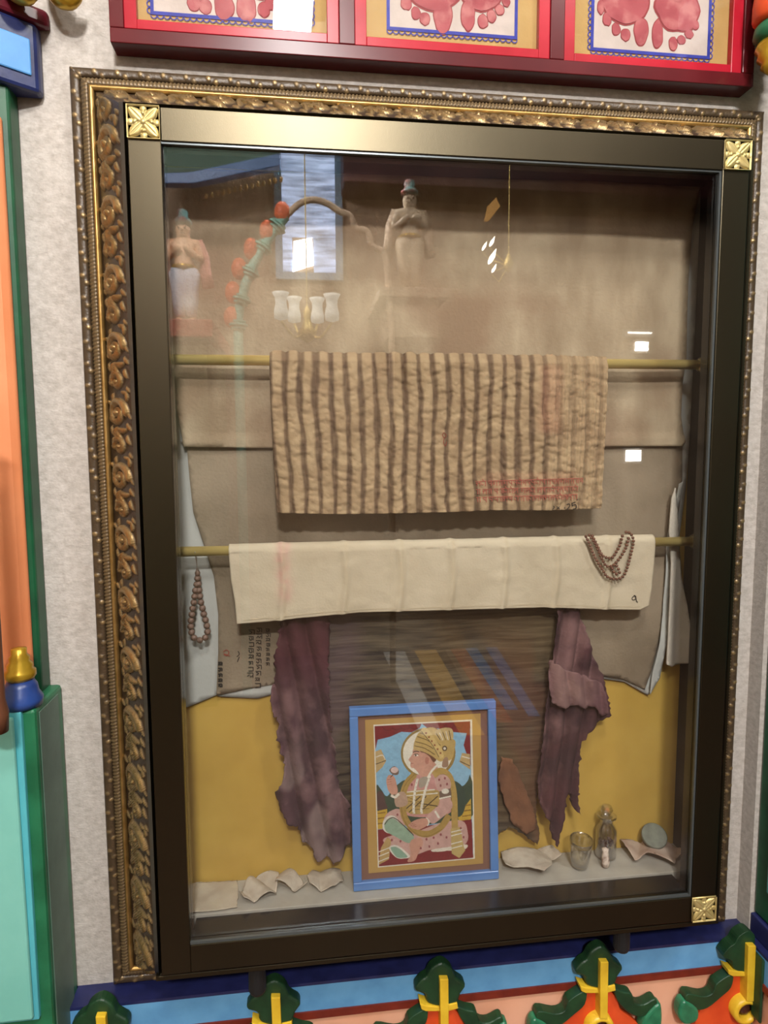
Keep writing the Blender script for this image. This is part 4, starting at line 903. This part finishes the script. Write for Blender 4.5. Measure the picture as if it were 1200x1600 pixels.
for i, (xa, xb, z0) in enumerate(OPEN):
    mb = MB(); ww = .0200
    mb.box(xa, xa + ww, PF + .004, .128, z0, PZ1 - .002); mb.box(xb - ww, xb, PF + .004, .128, z0, PZ1 - .002); mb.box(xa + ww, xb - ww, PF + .004, .128, z0, z0 + .0150)
    mb.build('inner_frame', redf, fp, bevel=.001)
    MB().box(xa + .001, xb - .001, .1285, .1300, z0, PZ1 - .002).build('mat', ochre, fp)
    a, b, c = BORD[i]; sc = (.1285 + 1.045) / (.111 + 1.045)
    mp = lambda x, z: (CAM[0] + (x - CAM[0]) * sc, CAM[2] + (z - CAM[2]) * sc)
    (a, c), (b, _) = mp(a, c), mp(b, c)
    pr = MB().box(a, b, .1275, .1283, c, PZ1 - .01).build('print', prnt, fp)
    mb = MB(); t = .0055
    for xx in (a, b - t): mb.box(xx, xx + t, .1268, .1274, c + t, PZ1 - .01)
    mb.box(a, b, .1268, .1274, c, c + t)
    n = int((b - a) / .0105)
    for k in range(n):                           # scalloped edge of the printed border
        cx = a + (k + .5) * (b - a) / n; off = -.0008
        P = [(cx + .0056 * math.cos(q), c + off - .0058 * math.sin(q)) for q in np.linspace(0, PI, 9)]; Q = [(cx + .0040 * math.cos(q), c + off - .0042 * math.sin(q)) for q in np.linspace(0, PI, 9)]
        mb.add([(x, .1268, z) for x, z in P + Q], [(j, j + 1, 10 + j, 9 + j) for j in range(8)])
    if i != 1:
        for k in range(int((PZ1 - .02 - c) / .0105)):
            for xx, sg in ((a, -1), (b, 1)):
                cz = c + .006 + k * .0105; P = [(xx + sg * .0058 * math.sin(q), cz + .0056 * math.cos(q)) for q in np.linspace(0, PI, 9)]; Q = [(xx + sg * .0042 * math.sin(q), cz + .004 * math.cos(q)) for q in np.linspace(0, PI, 9)]
                mb.add([(x, .1268, z) for x, z in P + Q], [(j, j + 1, 10 + j, 9 + j) for j in range(8)])
    mb.build('blue_border', blin, pr)
    mb = MB()
    def blob(poly, y, mi):
        tri = geometry.tessellate_polygon([[Vector((x, z, 0)) for x, z in poly]]); mb.add([(x, y, z) for x, z in poly], [tuple(q) for q in tri], mi)
    s_ = 1 / 805
    for k, (u, v, rx, ry) in enumerate(TOES[i] + BALLS[i]):
        x, z = (lambda p: (p[0], p[2]))(at(u, v, .126)); bg = k >= len(TOES[i]); wob = .22
        blob(epoly(x, z, rx * s_ * 1.06 + .0008, ry * s_ * 1.06 + .0008, 28, wob, k), .1272 - k * .00002, 1); blob(epoly(x, z, rx * s_, ry * s_, 28, wob, k), .1266 - k * .00003, 0)
    for (u, v, rx, ry) in BALLS[i]:               # sole and heel run on upward
        x, _, z = at(u, v, .126); blob(epoly(x, z + .11, .032, .10, 28, .15, 5), .1260 - u * 1e-7, 0)
    mb.build('footprints', [foot, footd], pr, label='pair of red footprints, toes pointing down')
    MB().box(xa + .0012, xb - .0012, PF + .0065, PF + .0085, z0 + .001, PZ1 - .003).build('picture_glass', thinpane, fp)

# ------------------------------------------------------------------ painted pilaster on the left
pil = root('pilaster', 'painted plaster pilaster at the left with orange panel, blue capital and turquoise pedestal', 'pilaster', (-.33, .08, FLOOR))
MB().plan([(-.207, WALL - .0005), (-.207, .112), (-.50, -.02), (-.50, WALL - .0005)], -1.50, .09).build('shaft', pilg, pil, bevel=.004)
dgl = (.293, .132); dl = math.hypot(*dgl); dgl = (dgl[0] / dl, dgl[1] / dl); nrm = (dgl[1], -dgl[0])
def diag(d, off): return (-.207 - dgl[0] * d + nrm[0] * off, .112 - dgl[1] * d + nrm[1] * off)
mb = MB()
prof = [(.010, 0), (.013, .008), (.026, .014), (.08, .018), (.13, .014), (.19, 0)]
mb.plan([diag(d, o) for d, o in prof], -.96, .020); mb.build('orange_panel', pilo, pil, smooth=False, bevel=.003, label='rounded orange panel')
MB().plan([(-.165, WALL - .0005), (-.165, .128), (-.42, -.05), (-.42, WALL - .0005)], .072, .178).build('capital', navyc, pil, bevel=.006, label='dark navy capital block')
c0 = (-.165, .128); dv = np.array([.255, .178]); dv /= np.linalg.norm(dv); nv = np.array([dv[1], -dv[0]])
def dg(d, o): return tuple(np.array(c0) - dv * d + nv * o)
MB().plan([dg(.011, -.002), dg(.011, .003), dg(.22, .003), dg(.22, -.002)], .094, .150).build('capital_panel', skyc, pil, bevel=.0025, label='light blue capital panel')
MB().plan([(-.150, WALL - .0005), (-.150, .135), (-.42, -.05), (-.42, WALL - .0005)], .178, .205).build('maroon_molding', maroonp, pil, bevel=.006)
pr = [(-.118, .125, .206, .028, 0), (-.175, .105, .196, .028, 0), (-.24, .06, .196, .028, 0)]
for (x, y, z, r, a) in pr:
    P = spline([(x - .028, y + .01, z + .040), (x - .006, y - .012, z + .012), (x + .012, y - .018, z + .002), (x + .030, y - .012, z + .010)], 14)
    MB().tube(P, [.006, .010, .014, .016, .018, .019, .019, .018, .017, .016, .014, .011, .008, .003], 14).build('lotus_petal', goldp, pil, smooth=True, label='gold lotus petal')
MB().plan([(-.188, WALL - .001), (-.188, .030), (-.55, .030), (-.55, WALL - .001)], -1.60, -.925).build('pedestal', pilgr, pil, bevel=.006)
MB().box(-.1885, -.1865, .044, .125, -1.545, -.935).build('pedestal_side', pilgrey, pil, bevel=.001, label='grey green side of the pedestal')
mb = MB().prism([(-.50, -1.462), (-.2065, -1.462), (-.2065, -.925), (-.50, -.915)], .022, .032); mb.build('pedestal_panel', turqd, pil, bevel=.002)
mb = MB().prism([(-.50, -1.455), (-.2135, -1.455), (-.2165, -.932), (-.50, -.922)], .014, .0235); mb.build('pedestal_panel_face', turq, pil, bevel=.004, label='pale turquoise pedestal panel')
q = at(34, 1096, .052)
MB().lathe([(.031, 0), (.033, .012), (.027, .022), (.025, .034), (.019, .044)], (q[0], .052, -.925), 24).build('finial_base', bluep, pil, smooth=True)
MB().lathe([(.019, .043), (.024, .050), (.024, .058), (.019, .063), (.020, .069), (.015, .075), (.016, .081), (.012, .086), (.012, .096), (.0005, .098)], (q[0], .052, -.925), 24).build('finial', goldp, pil, smooth=True, label='ringed gold finial')
q0 = at(5, 1110, -.06)
MB().lathe([(.016, -.93), (.018, -.90), (.014, -.88), (.0145, -.60), (.011, -.50), (.009, -.46), (.013, -.455), (.0005, -.44)], (q0[0] - .020, -.04, 0), 24).build('wooden_post', wood, pil, smooth=True, label='slim brown turned post')
MB().plan([(-.1885, WALL - .001), (-.1885, .03), (-.20, .018), (-.60, .018), (-.60, WALL - .001)], -1.66, -1.6005).build('base', navy, pil, bevel=.003)
MB().plan([(-.201, WALL - .001), (-.201, .105), (-.188, .03), (-.188, WALL - .001)], -1.6, -1.515).build('base_fill', navy, pil)

# ------------------------------------------------------------------ painted pilaster on the right
pir = root('pilaster', 'painted plaster pilaster at the right edge with green border and teal side panel', 'pilaster', (1.3, 0, FLOOR))
MB().box(1.166, 1.5, -.22, .1115, -1.470, .24).build('shaft', pilg, pir, bevel=.006)
teals = mat('teal_side_paint', (88, 158, 152), (70, 138, 138), scale=9, rough=.5)
MB().box(1.1600, 1.1665, -.20, .072, -1.40, -.55).build('teal_panel', teals, pir, bevel=.003)
MB().box(1.1570, 1.1605, -.18, .050, -1.26, -.98).build('mauve_inset', mat('mauve_inset_paint', (168, 146, 142), (150, 128, 126), scale=12, rough=.6), pir, bevel=.004)
MB().box(1.1600, 1.1665, -.20, .070, -.46, .10).build('upper_panel', teals, pir, bevel=.003)
cxr = at(1200, 60, .06)[0] + .012
MB().lathe([(.006, .112), (.012, .118), (.020, .126), (.018, .132), (.026, .140), (.024, .148), (.030, .156), (.026, .165)], (cxr, .06, .03), 20).build('gold_drop', goldp, pir, smooth=True, label='gold bell shaped drop')
MB().lathe([(.024, .166), (.034, .176), (.032, .190), (.026, .196)], (cxr, .06, .03), 20).build('green_ring', pilgr, pir, smooth=True)
MB().lathe([(.028, .197), (.036, .205), (.036, .23), (.028, .29)], (cxr, .06, .03), 20).build('orange_bulb', orangep, pir, smooth=True)
MB().box(cxr - .02, 1.5, -.1, .1, .30, .42).build('capital', navyc, pir, bevel=.006)
MB().box(1.1595, 1.6, -.22, .1115, -1.515, -1.4705).build('base', navy, pir, bevel=.003)

# ------------------------------------------------------------------ leaf and flower ornaments along the dado
oc = lambda x, y: (620 + x * .48333 - 935, 1450 + y * .48333)       # crop grid, relative to an ornament whose stem stands at u = 935
YO = .088
ORG = at(935, 1535, YO)
def op(x, y): u, v = oc(x, y); q = at(u + 935, v, YO); return (q[0] - ORG[0], q[2])
def ornament(xc, label, cut=None, scale=1.0, dz=0.0):
    t = root('frieze_ornament', label, 'ornament', (xc, .09, -1.53), 'painted leaf and flower ornaments along the dado')
    def poly(pts, curve=True):
        if curve:
            k = len(pts); pp = []
            for i in range(k):
                a, b, cc, d = (np.array(pts[(i + j - 1) % k], float) for j in range(4))
                for f in (0, .33, .66): pp.append(tuple(.5 * (2 * b + (cc - a) * f + (2 * a - 5 * b + 4 * cc - d) * f * f + (3 * b - a - 3 * cc + d) * f ** 3)))
        else: pp = pts
        L2 = [(xc + q[0] * scale, dz + q[1]) for q in (op(*p) for p in pp)]
        if cut: L2 = [(max(cut[0], min(cut[1], x)), z) for x, z in L2]
        return L2
    def slab(name, pts, y0, y1, m_, bev, curve=True, label=None):
        L2 = poly(pts, curve)
        MB().prism(L2, y0, y1).build(name, m_, t, bevel=bev, seg=3, label=label)
    slab('flower_body', [(652, 150), (668, 160), (690, 205), (715, 220), (722, 262), (760, 290), (790, 330), (780, 400), (640, 420), (500, 400), (500, 330), (545, 285), (590, 250), (602, 210), (636, 160)], .086, .0995, orangep, .003, label='orange red flower body')
    slab('top_leaf', [(652, 44), (680, 62), (692, 88), (722, 112), (706, 140), (694, 168), (668, 176), (650, 178), (630, 178), (604, 166), (600, 142), (568, 128), (588, 98), (606, 86), (620, 62)], .0745, .0985, leafg, .006, label='dark green spade shaped leaf')
    slab('side_leaf', [(694, 184), (722, 192), (752, 200), (762, 228), (790, 232), (826, 214), (832, 240), (800, 268), (764, 270), (730, 250), (706, 222)], .076, .098, leafg, .006)
    slab('side_leaf', [(606, 190), (584, 196), (548, 222), (536, 252), (506, 262), (452, 254), (446, 284), (480, 306), (520, 300), (566, 264), (600, 232)], .076, .098, leafg, .006)
    slab('teal_leaf', [(836, 224), (846, 262), (840, 310), (812, 330), (778, 316), (790, 270)], .072, .0965, tealg, .006, label='teal green leaf')
    slab('teal_leaf', [(432, 276), (462, 282), (488, 306), (482, 340), (440, 350), (420, 320)], .072, .0965, tealg, .006, label='teal green leaf')
    mb = MB(); mb.prism(poly([(641, 80), (667, 80), (664, 262), (640, 262)], False), .064, .098)
    mb.prism(poly([(582, 166), (600, 172), (640, 176), (641, 190), (600, 190), (586, 184)], False), .072, .097); mb.prism(poly([(666, 170), (694, 164), (696, 182), (666, 190)], False), .072, .097)
    mb.build('stem', ypaint, t, bevel=.0015, label='yellow stem with a cross bar')
    c = op(646, 302)
    if not cut or cut[0] < xc + c[0] * scale - .02:
        m0 = MB()
        for k in range(33):
            pass
        R0, R1 = .0285, .0165; n = 36; vs = []; fs = []
        ringp = [(R0, .0955), (R0, .070), (R0 - .004, .066), (R1 + .003, .066), (R1, .071), (R1, .0955)]
        for k in range(n):
            a = 2 * PI * k / n
            for r, y in ringp:
                x = xc + c[0] * scale + r * math.cos(a); vs.append((max(cut[0], min(cut[1], x)) if cut else x, y, dz + c[1] + r * math.sin(a)))
        for k in range(n):
            for j in range(5): fs.append((k * 6 + j, k * 6 + j + 1, ((k + 1) % n) * 6 + j + 1, ((k + 1) % n) * 6 + j))
        m0.add(vs, fs).build('ring', ypaint, t, smooth=True, label='round yellow collar')
        b0 = MB().ball((xc + c[0] * scale, .083, dz + c[1]), .0160, 14, sc=(1, .8, 1))
        if cut: b0.move(lambda v: Vector((max(cut[0], min(cut[1], v.x)), v.y, v.z)))
        b0.build('bud', brownp, t, smooth=True)
    return t
ornament(at(164, 1585, YO)[0], 'leaf ornament on the dado below the lower left corner of the gilt frame', cut=(-.186, 9))
ornament(at(432, 1560, YO)[0], 'leaf ornament on the dado next to the left black stop under the case')
ornament(at(690, 1540, YO)[0], 'leaf ornament on the dado under the middle of the case')
ornament(ORG[0], 'leaf ornament on the dado just left of the right black stop under the case')
ornament(1.131, 'leaf ornament in the right corner of the dado, its right half hidden by the return', cut=(.9, 1.144))
tag(MB().prism([(1.146, -1.66), (1.146, -1.525), (1.1395, -1.52), (1.1395, -1.66)], .045, .072).build('corner_leaf', leafg, bevel=.003), 'dark green upright leaf strip in the right corner of the dado', 'ornament')

# ------------------------------------------------------------------ the hall seen mirrored in the case glass
def wallat(u, v, D=-OPP - .001): return mir(u, v, D)
# tall window
wx0, wx1 = mir(438, 200, -OPP)[0], mir(522, 200, -OPP)[0]; wz0, wz1 = mir(475, 428, -OPP)[2], CEIL - .12
win = root('window_1', 'tall bright window in the far wall, mirrored in the upper part of the case glass', 'window', ((wx0 + wx1) / 2, OPP, wz0), kind='structure')
mb = MB()
for x0, x1, z0, z1 in ((wx0 - .05, wx0, wz0 - .05, wz1 + .05), (wx1, wx1 + .05, wz0 - .05, wz1 + .05), (wx0, wx1, wz0 - .05, wz0), (wx0, wx1, wz1, wz1 + .05)): mb.box(x0, x1, OPP, OPP + .05, z0, z1)
mb.build('window_frame', mat('window_frame_paint', (120, 150, 176), rough=.5), win)
dayl = mat('window_daylight', (120, 150, 190), rough=.6, emit=(206, 220, 250), estr=3.2)
_n = dayl.node_tree.nodes; _tc = _n.new('ShaderNodeTexCoord'); _mp = _n.new('ShaderNodeMapping'); _mp.inputs['Scale'].default_value = (1.2, 1, 9); _ns = _n.new('ShaderNodeTexNoise'); _ns.inputs['Scale'].default_value = 3.0; _ns.inputs['Detail'].default_value = 5
_mr = _n.new('ShaderNodeMapRange'); _mr.inputs[1].default_value = .35; _mr.inputs[2].default_value = .68; _mr.inputs[3].default_value = 1.2; _mr.inputs[4].default_value = 6.0
for _q in ((_tc.outputs['Object'], _mp.inputs[0]), (_mp.outputs[0], _ns.inputs['Vector']), (_ns.outputs['Fac'], _mr.inputs[0]), (_mr.outputs[0], _n['Principled BSDF'].inputs['Emission Strength'])): dayl.node_tree.links.new(*_q)
daylb = mat('window_daylight_bright', (220, 226, 235), rough=.6, emit=(250, 252, 255), estr=34)
zs = mir(475, 372, -OPP)[2]; xa, xb = mir(457, 400, -OPP)[0], mir(490, 400, -OPP)[0]
mb = MB().box(wx0, wx1, OPP + .001, OPP + .010, zs + .004, wz1); mb.box(wx0, xa, OPP + .001, OPP + .01, wz0, zs); mb.box(xb, wx1, OPP + .001, OPP + .01, wz0, zs); mb.build('curtained_pane', dayl, win)
MB().prism([(xa, wz0 + .01), (xb, wz0 + .06), (xb - .01, zs), (xa + .01, zs - .03)], OPP + .011, OPP + .020).build('bare_pane', daylb, win)
def wall_light(u, v, wpx, hpx, D, label, e=26):
    c = mir(u, v, D); k = (D + 1.07) / F_PX * 1.08; t = root('wall_light', label, 'lamp', (c[0], -D - .03, c[2]), 'square lamps on the far wall')
    MB().box(c[0] - wpx * k / 2 - .02, c[0] + wpx * k / 2 + .02, OPP + .001, -D - .005, c[2] - hpx * k / 2 - .02, c[2] + hpx * k / 2 + .02).build('housing', mat('lamp_housing', (150, 146, 140), rough=.5), t, bevel=.004)
    MB().box(c[0] - wpx * k / 2, c[0] + wpx * k / 2, -D - .0048, -D + .008, c[2] - hpx * k / 2, c[2] + hpx * k / 2).build('diffuser', mat('lamp_diffuser_%d' % e, (240, 240, 235), rough=.5, emit=(255, 252, 246), estr=e), t, bevel=.004)
wall_light(1003, 541, 20, 13, 3.70, 'square lamp mirrored just above the right end of the upper brass rod', 30)
wall_light(990, 712, 24, 17, 3.70, 'square lamp mirrored at the right between the two brass rods', 22)
wall_light(1000, 520, 38, 3, 3.70, 'thin bar lamp mirrored above the square lamp by the upper rod', 7)
# plinth, statues, arch
def statue(u0, v0, v1, D, label, skin, cloth, shawlc):
    f = mir(u0, v1, D); hh = mir(u0, v0, D)[2] - f[2]; S = hh / 1.0
    t = root('statue', label, 'statue', f)
    P = lambda x, y, z: (f[0] + x * S, f[1] + y * S, f[2] + z * S)
    J = {'pel': (0, 0, .46, .085), 'wai': (0, 0, .55, .075), 'che': (0, .01, .66, .10), 'nec': (0, 0, .735, .045), 'hed': (0, .012, .80, .074), 'top': (0, .005, .86, .066),
         'ls': (-.11, 0, .70, .05), 'le': (-.150, .03, .555, .036), 'lh': (-.012, .115, .655, .026), 'rs': (.11, 0, .70, .05), 're': (.150, .03, .555, .036), 'rh': (.012, .115, .655, .026),
         'lp': (-.05, 0, .42, .07), 'lk': (-.06, .02, .25, .05), 'la': (-.055, 0, .05, .032), 'lt': (-.065, .07, .02, .024), 'rp': (.05, 0, .42, .07), 'rk': (.06, .02, .25, .05), 'ra': (.055, 0, .05, .032), 'rt': (.065, .07, .02, .024)}
    ed = [('pel', 'wai'), ('wai', 'che'), ('che', 'nec'), ('nec', 'hed'), ('hed', 'top'), ('che', 'ls'), ('ls', 'le'), ('le', 'lh'), ('che', 'rs'), ('rs', 're'), ('re', 'rh'), ('pel', 'lp'), ('lp', 'lk'), ('lk', 'la'), ('la', 'lt'), ('pel', 'rp'), ('rp', 'rk'), ('rk', 'ra'), ('ra', 'rt')]
    ks = list(J); me = bpy.data.meshes.new('body'); me.from_pydata([tuple(Vector(P(*J[k][:3])) - Vector(f)) for k in ks], [(ks.index(a), ks.index(b)) for a, b in ed], [])
    me.materials.append(skin); o = bpy.data.objects.new('body', me); COL.objects.link(o); o.parent = t
    sk = o.modifiers.new('skin', 'SKIN')
    if not me.skin_vertices: me.attributes  # layer is made by the modifier
    bm = bmesh.new(); bm.from_mesh(me); ly = bm.verts.layers.skin.verify(); bm.verts.ensure_lookup_table()
    for i, k in enumerate(ks): bm.verts[i][ly].radius = (J[k][3] * S, J[k][3] * S); bm.verts[i][ly].use_root = (k == 'pel')
    bm.to_mesh(me); bm.free()
    sb = o.modifiers.new('sub', 'SUBSURF'); sb.levels = sb.render_levels = 2; sk.use_smooth_shade = True
    mb = MB()
    for sx in (-1, 1):
        mb.lathe([(.02, .06), (.050, .075), (.066, .18), (.074, .30), (.092, .44), (.060, .50)], (sx * .045, .01, 0), 16)
    mb.move(lambda v: Vector(P(*v))); mb.build('dhoti', cloth, t, smooth=True)
    MB().lathe([(.105, .478), (.110, .486), (.110, .500), (.104, .506)], (0, .005, 0), 20).move(lambda v: Vector(P(*v))).build('belt', goldp, t, smooth=True)
    MB().lathe([(.070, .868), (.079, .874), (.080, .888), (.066, .902), (.058, .915), (.040, .93), (.052, .955), (.040, .985), (.001, 1.0)], (0, .005, 0), 18).move(lambda v: Vector(P(*v))).build('turban', mat('turban_red_teal', (150, 60, 50), (90, 160, 160), scale=14, rough=.5), t, smooth=True)
    mb = MB()
    for sx in (-1, 1): mb.tube([P(sx * .13, -.03, .74), P(sx * .17, -.03, .60), P(sx * .18, -.03, .45), P(sx * .20, -.03, .34)], [.03 * S, .045 * S, .05 * S, .055 * S], 10)
    mb.build('shawl', shawlc, t, smooth=True)
    mb = MB()
    for sx in (-1, 1): mb.ball(P(sx * .026, .076, .815), .009 * S, 8); mb.tube([P(sx * .010, .080, .836), P(sx * .026, .080, .841), P(sx * .042, .070, .834)], .004 * S, 6)
    mb.tube([P(-.016, .078, .772), P(0, .082, .770), P(.016, .078, .772)], .003 * S, 6)
    mb.build('face_paint', brownp, t)
    MB().tube([P(0, .070, .82), P(0, .096, .800), P(0, .074, .793)], [.006 * S, .011 * S, .009 * S], 8).build('nose', skin, t, smooth=True)
    return f
skin1 = mat('statue_skin_paint', (226, 176, 140), rough=.5); skin2 = mat('pale_statue_paint', (186, 168, 144), rough=.6)
f1 = statue(291, 326, 508, 3.0, 'painted statue with folded hands mirrored at the left edge of the case glass', skin1, mat('statue_dhoti', (206, 214, 232), rough=.5), mat('statue_shawl', (206, 140, 128), rough=.6))
f2 = statue(640, 280, 460, 3.2, 'pale statue mirrored in the upper middle of the case glass', skin2, mat('pale_dhoti', (190, 172, 146), rough=.6), mat('pale_shawl', (180, 158, 134), rough=.6))
tag(MB().box(-1.1, -.25, OPP + .001, -2.80, f1[2] - .10, f1[2] - .001, 0)  .box(-1.06, -.29, OPP + .001, -2.84, FLOOR, f1[2] - .10, 1).build('statue_plinth', [mat('plinth_red', (176, 78, 66), rough=.5), mat('plinth_olive', (120, 116, 84), rough=.6)], bevel=.006), 'painted plinth under the statue with folded hands', 'plinth')
tag(MB().box(f2[0] - .22, f2[0] + .22, OPP + .001, -3.0, f2[2] - .06, f2[2] - .001).box(f2[0] - .16, f2[0] + .16, OPP + .001, -3.05, f2[2] - .30, f2[2] - .06)  .build('wall_bracket', hallwall, bevel=.006), 'plain wall bracket under the pale statue', 'bracket')
arch = root('lotus_arch', 'turquoise arch with orange lotus buds mirrored beside the statue with folded hands', 'arch', mir(375, 512, 3.05))
tarc = mat('arch_turquoise', (136, 196, 182), rough=.5); obud = mat('arch_orange', (232, 110, 70), rough=.5); carc = mat('arch_washed_cream', (196, 172, 146), rough=.6)  # right half's washed-out light is put into the cream colour
left_px = [(372, 520), (373, 490), (380, 455), (393, 420), (410, 388), (428, 360), (446, 338)]
Pm = [mir(u, v, 3.05) for u, v in left_px]; Sg = spline(Pm, 60)
MB().tube([(Pm[0][0], Pm[0][1], FLOOR)] + list(Sg), .030, 12).build('arch_band', tarc, arch, smooth=True)
for i in range(4, 58, 12):
    tng = Vector(Sg[min(i + 1, 59)] - Sg[i - 1]).normalized(); c = Vector(Sg[i]); mb = MB()
    for d, r in ((-.020, .046), (0, .060), (.020, .046)): mb.tube([c + tng * (d - .007), c + tng * (d + .007)], r, 14)
    mb.build('collar', tarc, arch, bevel=.004)
for u, v in ((362, 496), (364, 457), (374, 420), (393, 389), (418, 361), (441, 332)):
    c = mir(u, v, 3.05); MB().ball((c[0], c[1], c[2]), .058, 14, sc=(.85, .7, 1.15)).build('lotus_bud', obud, arch, smooth=True, label='orange lotus bud')
rp = [mir(u, v, 3.05) for u, v in ((446, 338), (468, 318), (490, 312), (512, 318), (530, 330), (548, 338), (556, 356), (574, 362), (582, 384), (600, 396), (606, 430), (612, 520))]
MB().tube(list(spline(rp, 70)) + [(rp[-1][0], rp[-1][1], FLOOR)], .020, 10).build('scalloped_band', carc, arch, smooth=True, label='scalloped half of the arch, its washed-out light put into cream colour')
# chandelier with tulip shades
cc = mir(480, 505, 2.35); ch = root('chandelier', 'chandelier with white tulip glass shades mirrored above the pleated cloth', 'chandelier', cc)
shade = mat('tulip_shade', (236, 238, 232), rough=.4, emit=(236, 244, 240), estr=1.1)
MB().lathe([(.001, -.10), (.03, -.085), (.05, -.05), (.03, -.02), (.018, .02), (.022, .06), (.006, .08), (.003, .10), (.0025, CEIL - cc[2])], cc, 16).build('body', brass, ch, smooth=True)
for u, v, dy in ((440, 484, .10), (459, 474, -.14), (497, 474, -.16), (517, 488, .12)):
    s = mir(u, v, 2.35); s = np.array([s[0], cc[1] + dy, s[2]])
    MB().tube(spline([tuple(cc + np.array([0, 0, -.04])), tuple((cc + s) / 2 + np.array([0, 0, -.11])), tuple(s + np.array([0, 0, -.075]))], 16), .007, 8).build('arm', brass, ch, smooth=True)
    MB().lathe([(.012, -.07), (.034, -.062), (.036, -.03), (.027, .010), (.030, .040), (.043, .062), (.040, .062), (.027, .038), (.024, .010), (.032, -.03), (.012, -.06)], s, 18).build('shade', shade, ch, smooth=True, label='white tulip glass shade')
ch2c = mir(768, 400, 2.6); ch2 = root('crystal_chandelier', 'small chandelier with white crystals given an added glow mirrored at the upper right of the case glass', 'chandelier', ch2c)
MB().lathe([(.001, -.09), (.02, -.07), (.03, -.04), (.012, 0), (.0025, .02), (.0025, CEIL - ch2c[2])], (ch2c[0] + .10, ch2c[1], ch2c[2]), 14).build('body', brass, ch2, smooth=True)
lit_crystal = mat('glowing_crystal', (250, 244, 230), rough=.3, emit=(255, 248, 236), estr=16)  # crystals with an added glow, shaped like flame bulbs
for u, v, s in ((769, 402, 1.2), (757, 385, .7), (769, 378, .8), (772, 420, .7)):
    q = mir(u, v, 2.6); MB().lathe([(.004, -.03), (.012, -.015), (.014, .0), (.008, .02), (.001, .04)], (0, 0, 0), 12).move(lambda k: Vector(q) + Vector((k.x * s + k.z * .5 * s, k.y * s, k.z * s))).build('lit_crystal', lit_crystal, ch2, smooth=True)
    MB().tube([tuple(q + np.array([-.012, 0, -.03])), (q[0] + .03, q[1], q[2] - .07), (ch2c[0] + .10, ch2c[1], ch2c[2] - .05)], .004, 6).build('arm', brass, ch2)
# eaves: green coffers, blue lintel, bead moulding, dark canopy
D3 = 3.1
def beam(name, px, D, y0, y1, m_, label):
    poly = [tuple(mir(u, v, D)[[0, 2]]) for u, v in px]
    return tag(MB().prism(poly, y0, y1).build(name, m_, bevel=.006), label, 'beam')
beam('lintel', [(250, 274), (300, 272), (438, 243), (438, 262), (305, 290), (250, 290)], 3.2, -3.24, -3.16, mat('lintel_blue', (98, 126, 172), rough=.5), 'slanting blue lintel mirrored at the top left of the case glass')
beam('coffer_board', [(240, 215), (430, 200), (438, 240), (300, 268), (240, 270)], 3.25, -3.30, -3.26, mat('coffer_green', (70, 96, 78), rough=.6), 'green coffer board above the slanting blue lintel')
em = root('bead_molding', 'row of yellow beads under the eaves mirrored right of the blue lintel', 'molding', mir(390, 292, 3.3))
for k in range(14):
    q = mir(322 + k * 9, 306 - k * 2.0, 3.3); MB().ball(q, .015, 10, sc=(.8, .8, 1.3)).build('bead', mat('eave_bead_yellow', (206, 168, 96), rough=.5), em, smooth=True)
tag(MB().box(.55, 4.8, OPP + .001, OPP + .30, mir(900, 305, 3.5)[2], CEIL - .001).build('canopy', mat('canopy_maroon', (74, 34, 30), (58, 26, 24), scale=5, rough=.6), bevel=.01), 'dark maroon canopy mirrored along the top right of the case glass', 'canopy')
q = [mir(u, v, 3.3) for u, v in ((776, 308), (782, 322), (764, 345), (757, 346), (762, 322))]
tag(MB().prism([(a[0], a[2]) for a in q], -3.312, -3.30).build('pennant', mat('pennant_orange', (236, 176, 92), rough=.7), bevel=.002), 'small orange pennant mirrored near the top middle of the case glass', 'flag')
# rug on the hall floor with slanting stripes
def flo(u, v): q = atz(u, v, FLOOR); return (q[0], 2 * GL - q[1])
rug = MB()
cols = [mat('rug_blue', (88, 132, 190), rough=.9), mat('rug_ochre', (206, 160, 70), rough=.9), mat('rug_rust', (170, 90, 60), rough=.9), mat('rug_grey', (196, 192, 186), rough=.9), mat('rug_brown', (70, 50, 44), rough=.9)]
for k, (u, v, u2, v2, wd, c) in enumerate(((600, 985, 675, 1150, 34, 3), (650, 985, 740, 1150, 40, 1), (700, 960, 800, 1110, 20, 0), (735, 960, 835, 1120, 18, 0), (690, 975, 790, 1130, 24, 2), (665, 975, 765, 1150, 14, 4))):
    rug.plan([flo(u - wd / 2, v), flo(u + wd / 2, v), flo(u2 + wd / 2, v2), flo(u2 - wd / 2, v2)], FLOOR + .0005, FLOOR + .004 + k * .0004, c)
tag(rug.build('striped_rug', cols), 'striped rug on the hall floor mirrored faintly over the crinkled shawl', 'rug')
# lamp housings: two ceiling lamps, plus the added rug and far wall lamps
for (x, y, z, sx, sy, lb) in ((.24, -1.78, 1.47, .30, .30, 'ceiling lamp nearest the display case'), (1.7, -1.75, 1.965, .56, .34, 'added unseen lamp lighting the rug, toward the right side of the hall'), (.30, -3.36, 1.66, .56, .2, 'ceiling lamp beside the far wall, opposite the display case'), (-.7, -1.5, 1.80, .66, .34, 'added unseen lamp turned to the statues and far wall of the hall')):
    t = root('hall_or_helper_lamp', lb, 'lamp', (x, y, CEIL)); 
    MB().box(x - sx / 2, x + sx / 2, y - sy / 2, y + sy / 2, z, z + .03).build('housing', mat('lamp_housing', (150, 146, 140)), t, bevel=.004)
    MB().box(x - .02, x + .02, y - .02, y + .02, z + .0302, CEIL).build('bracket', mat('lamp_housing', (150, 146, 140)), t)
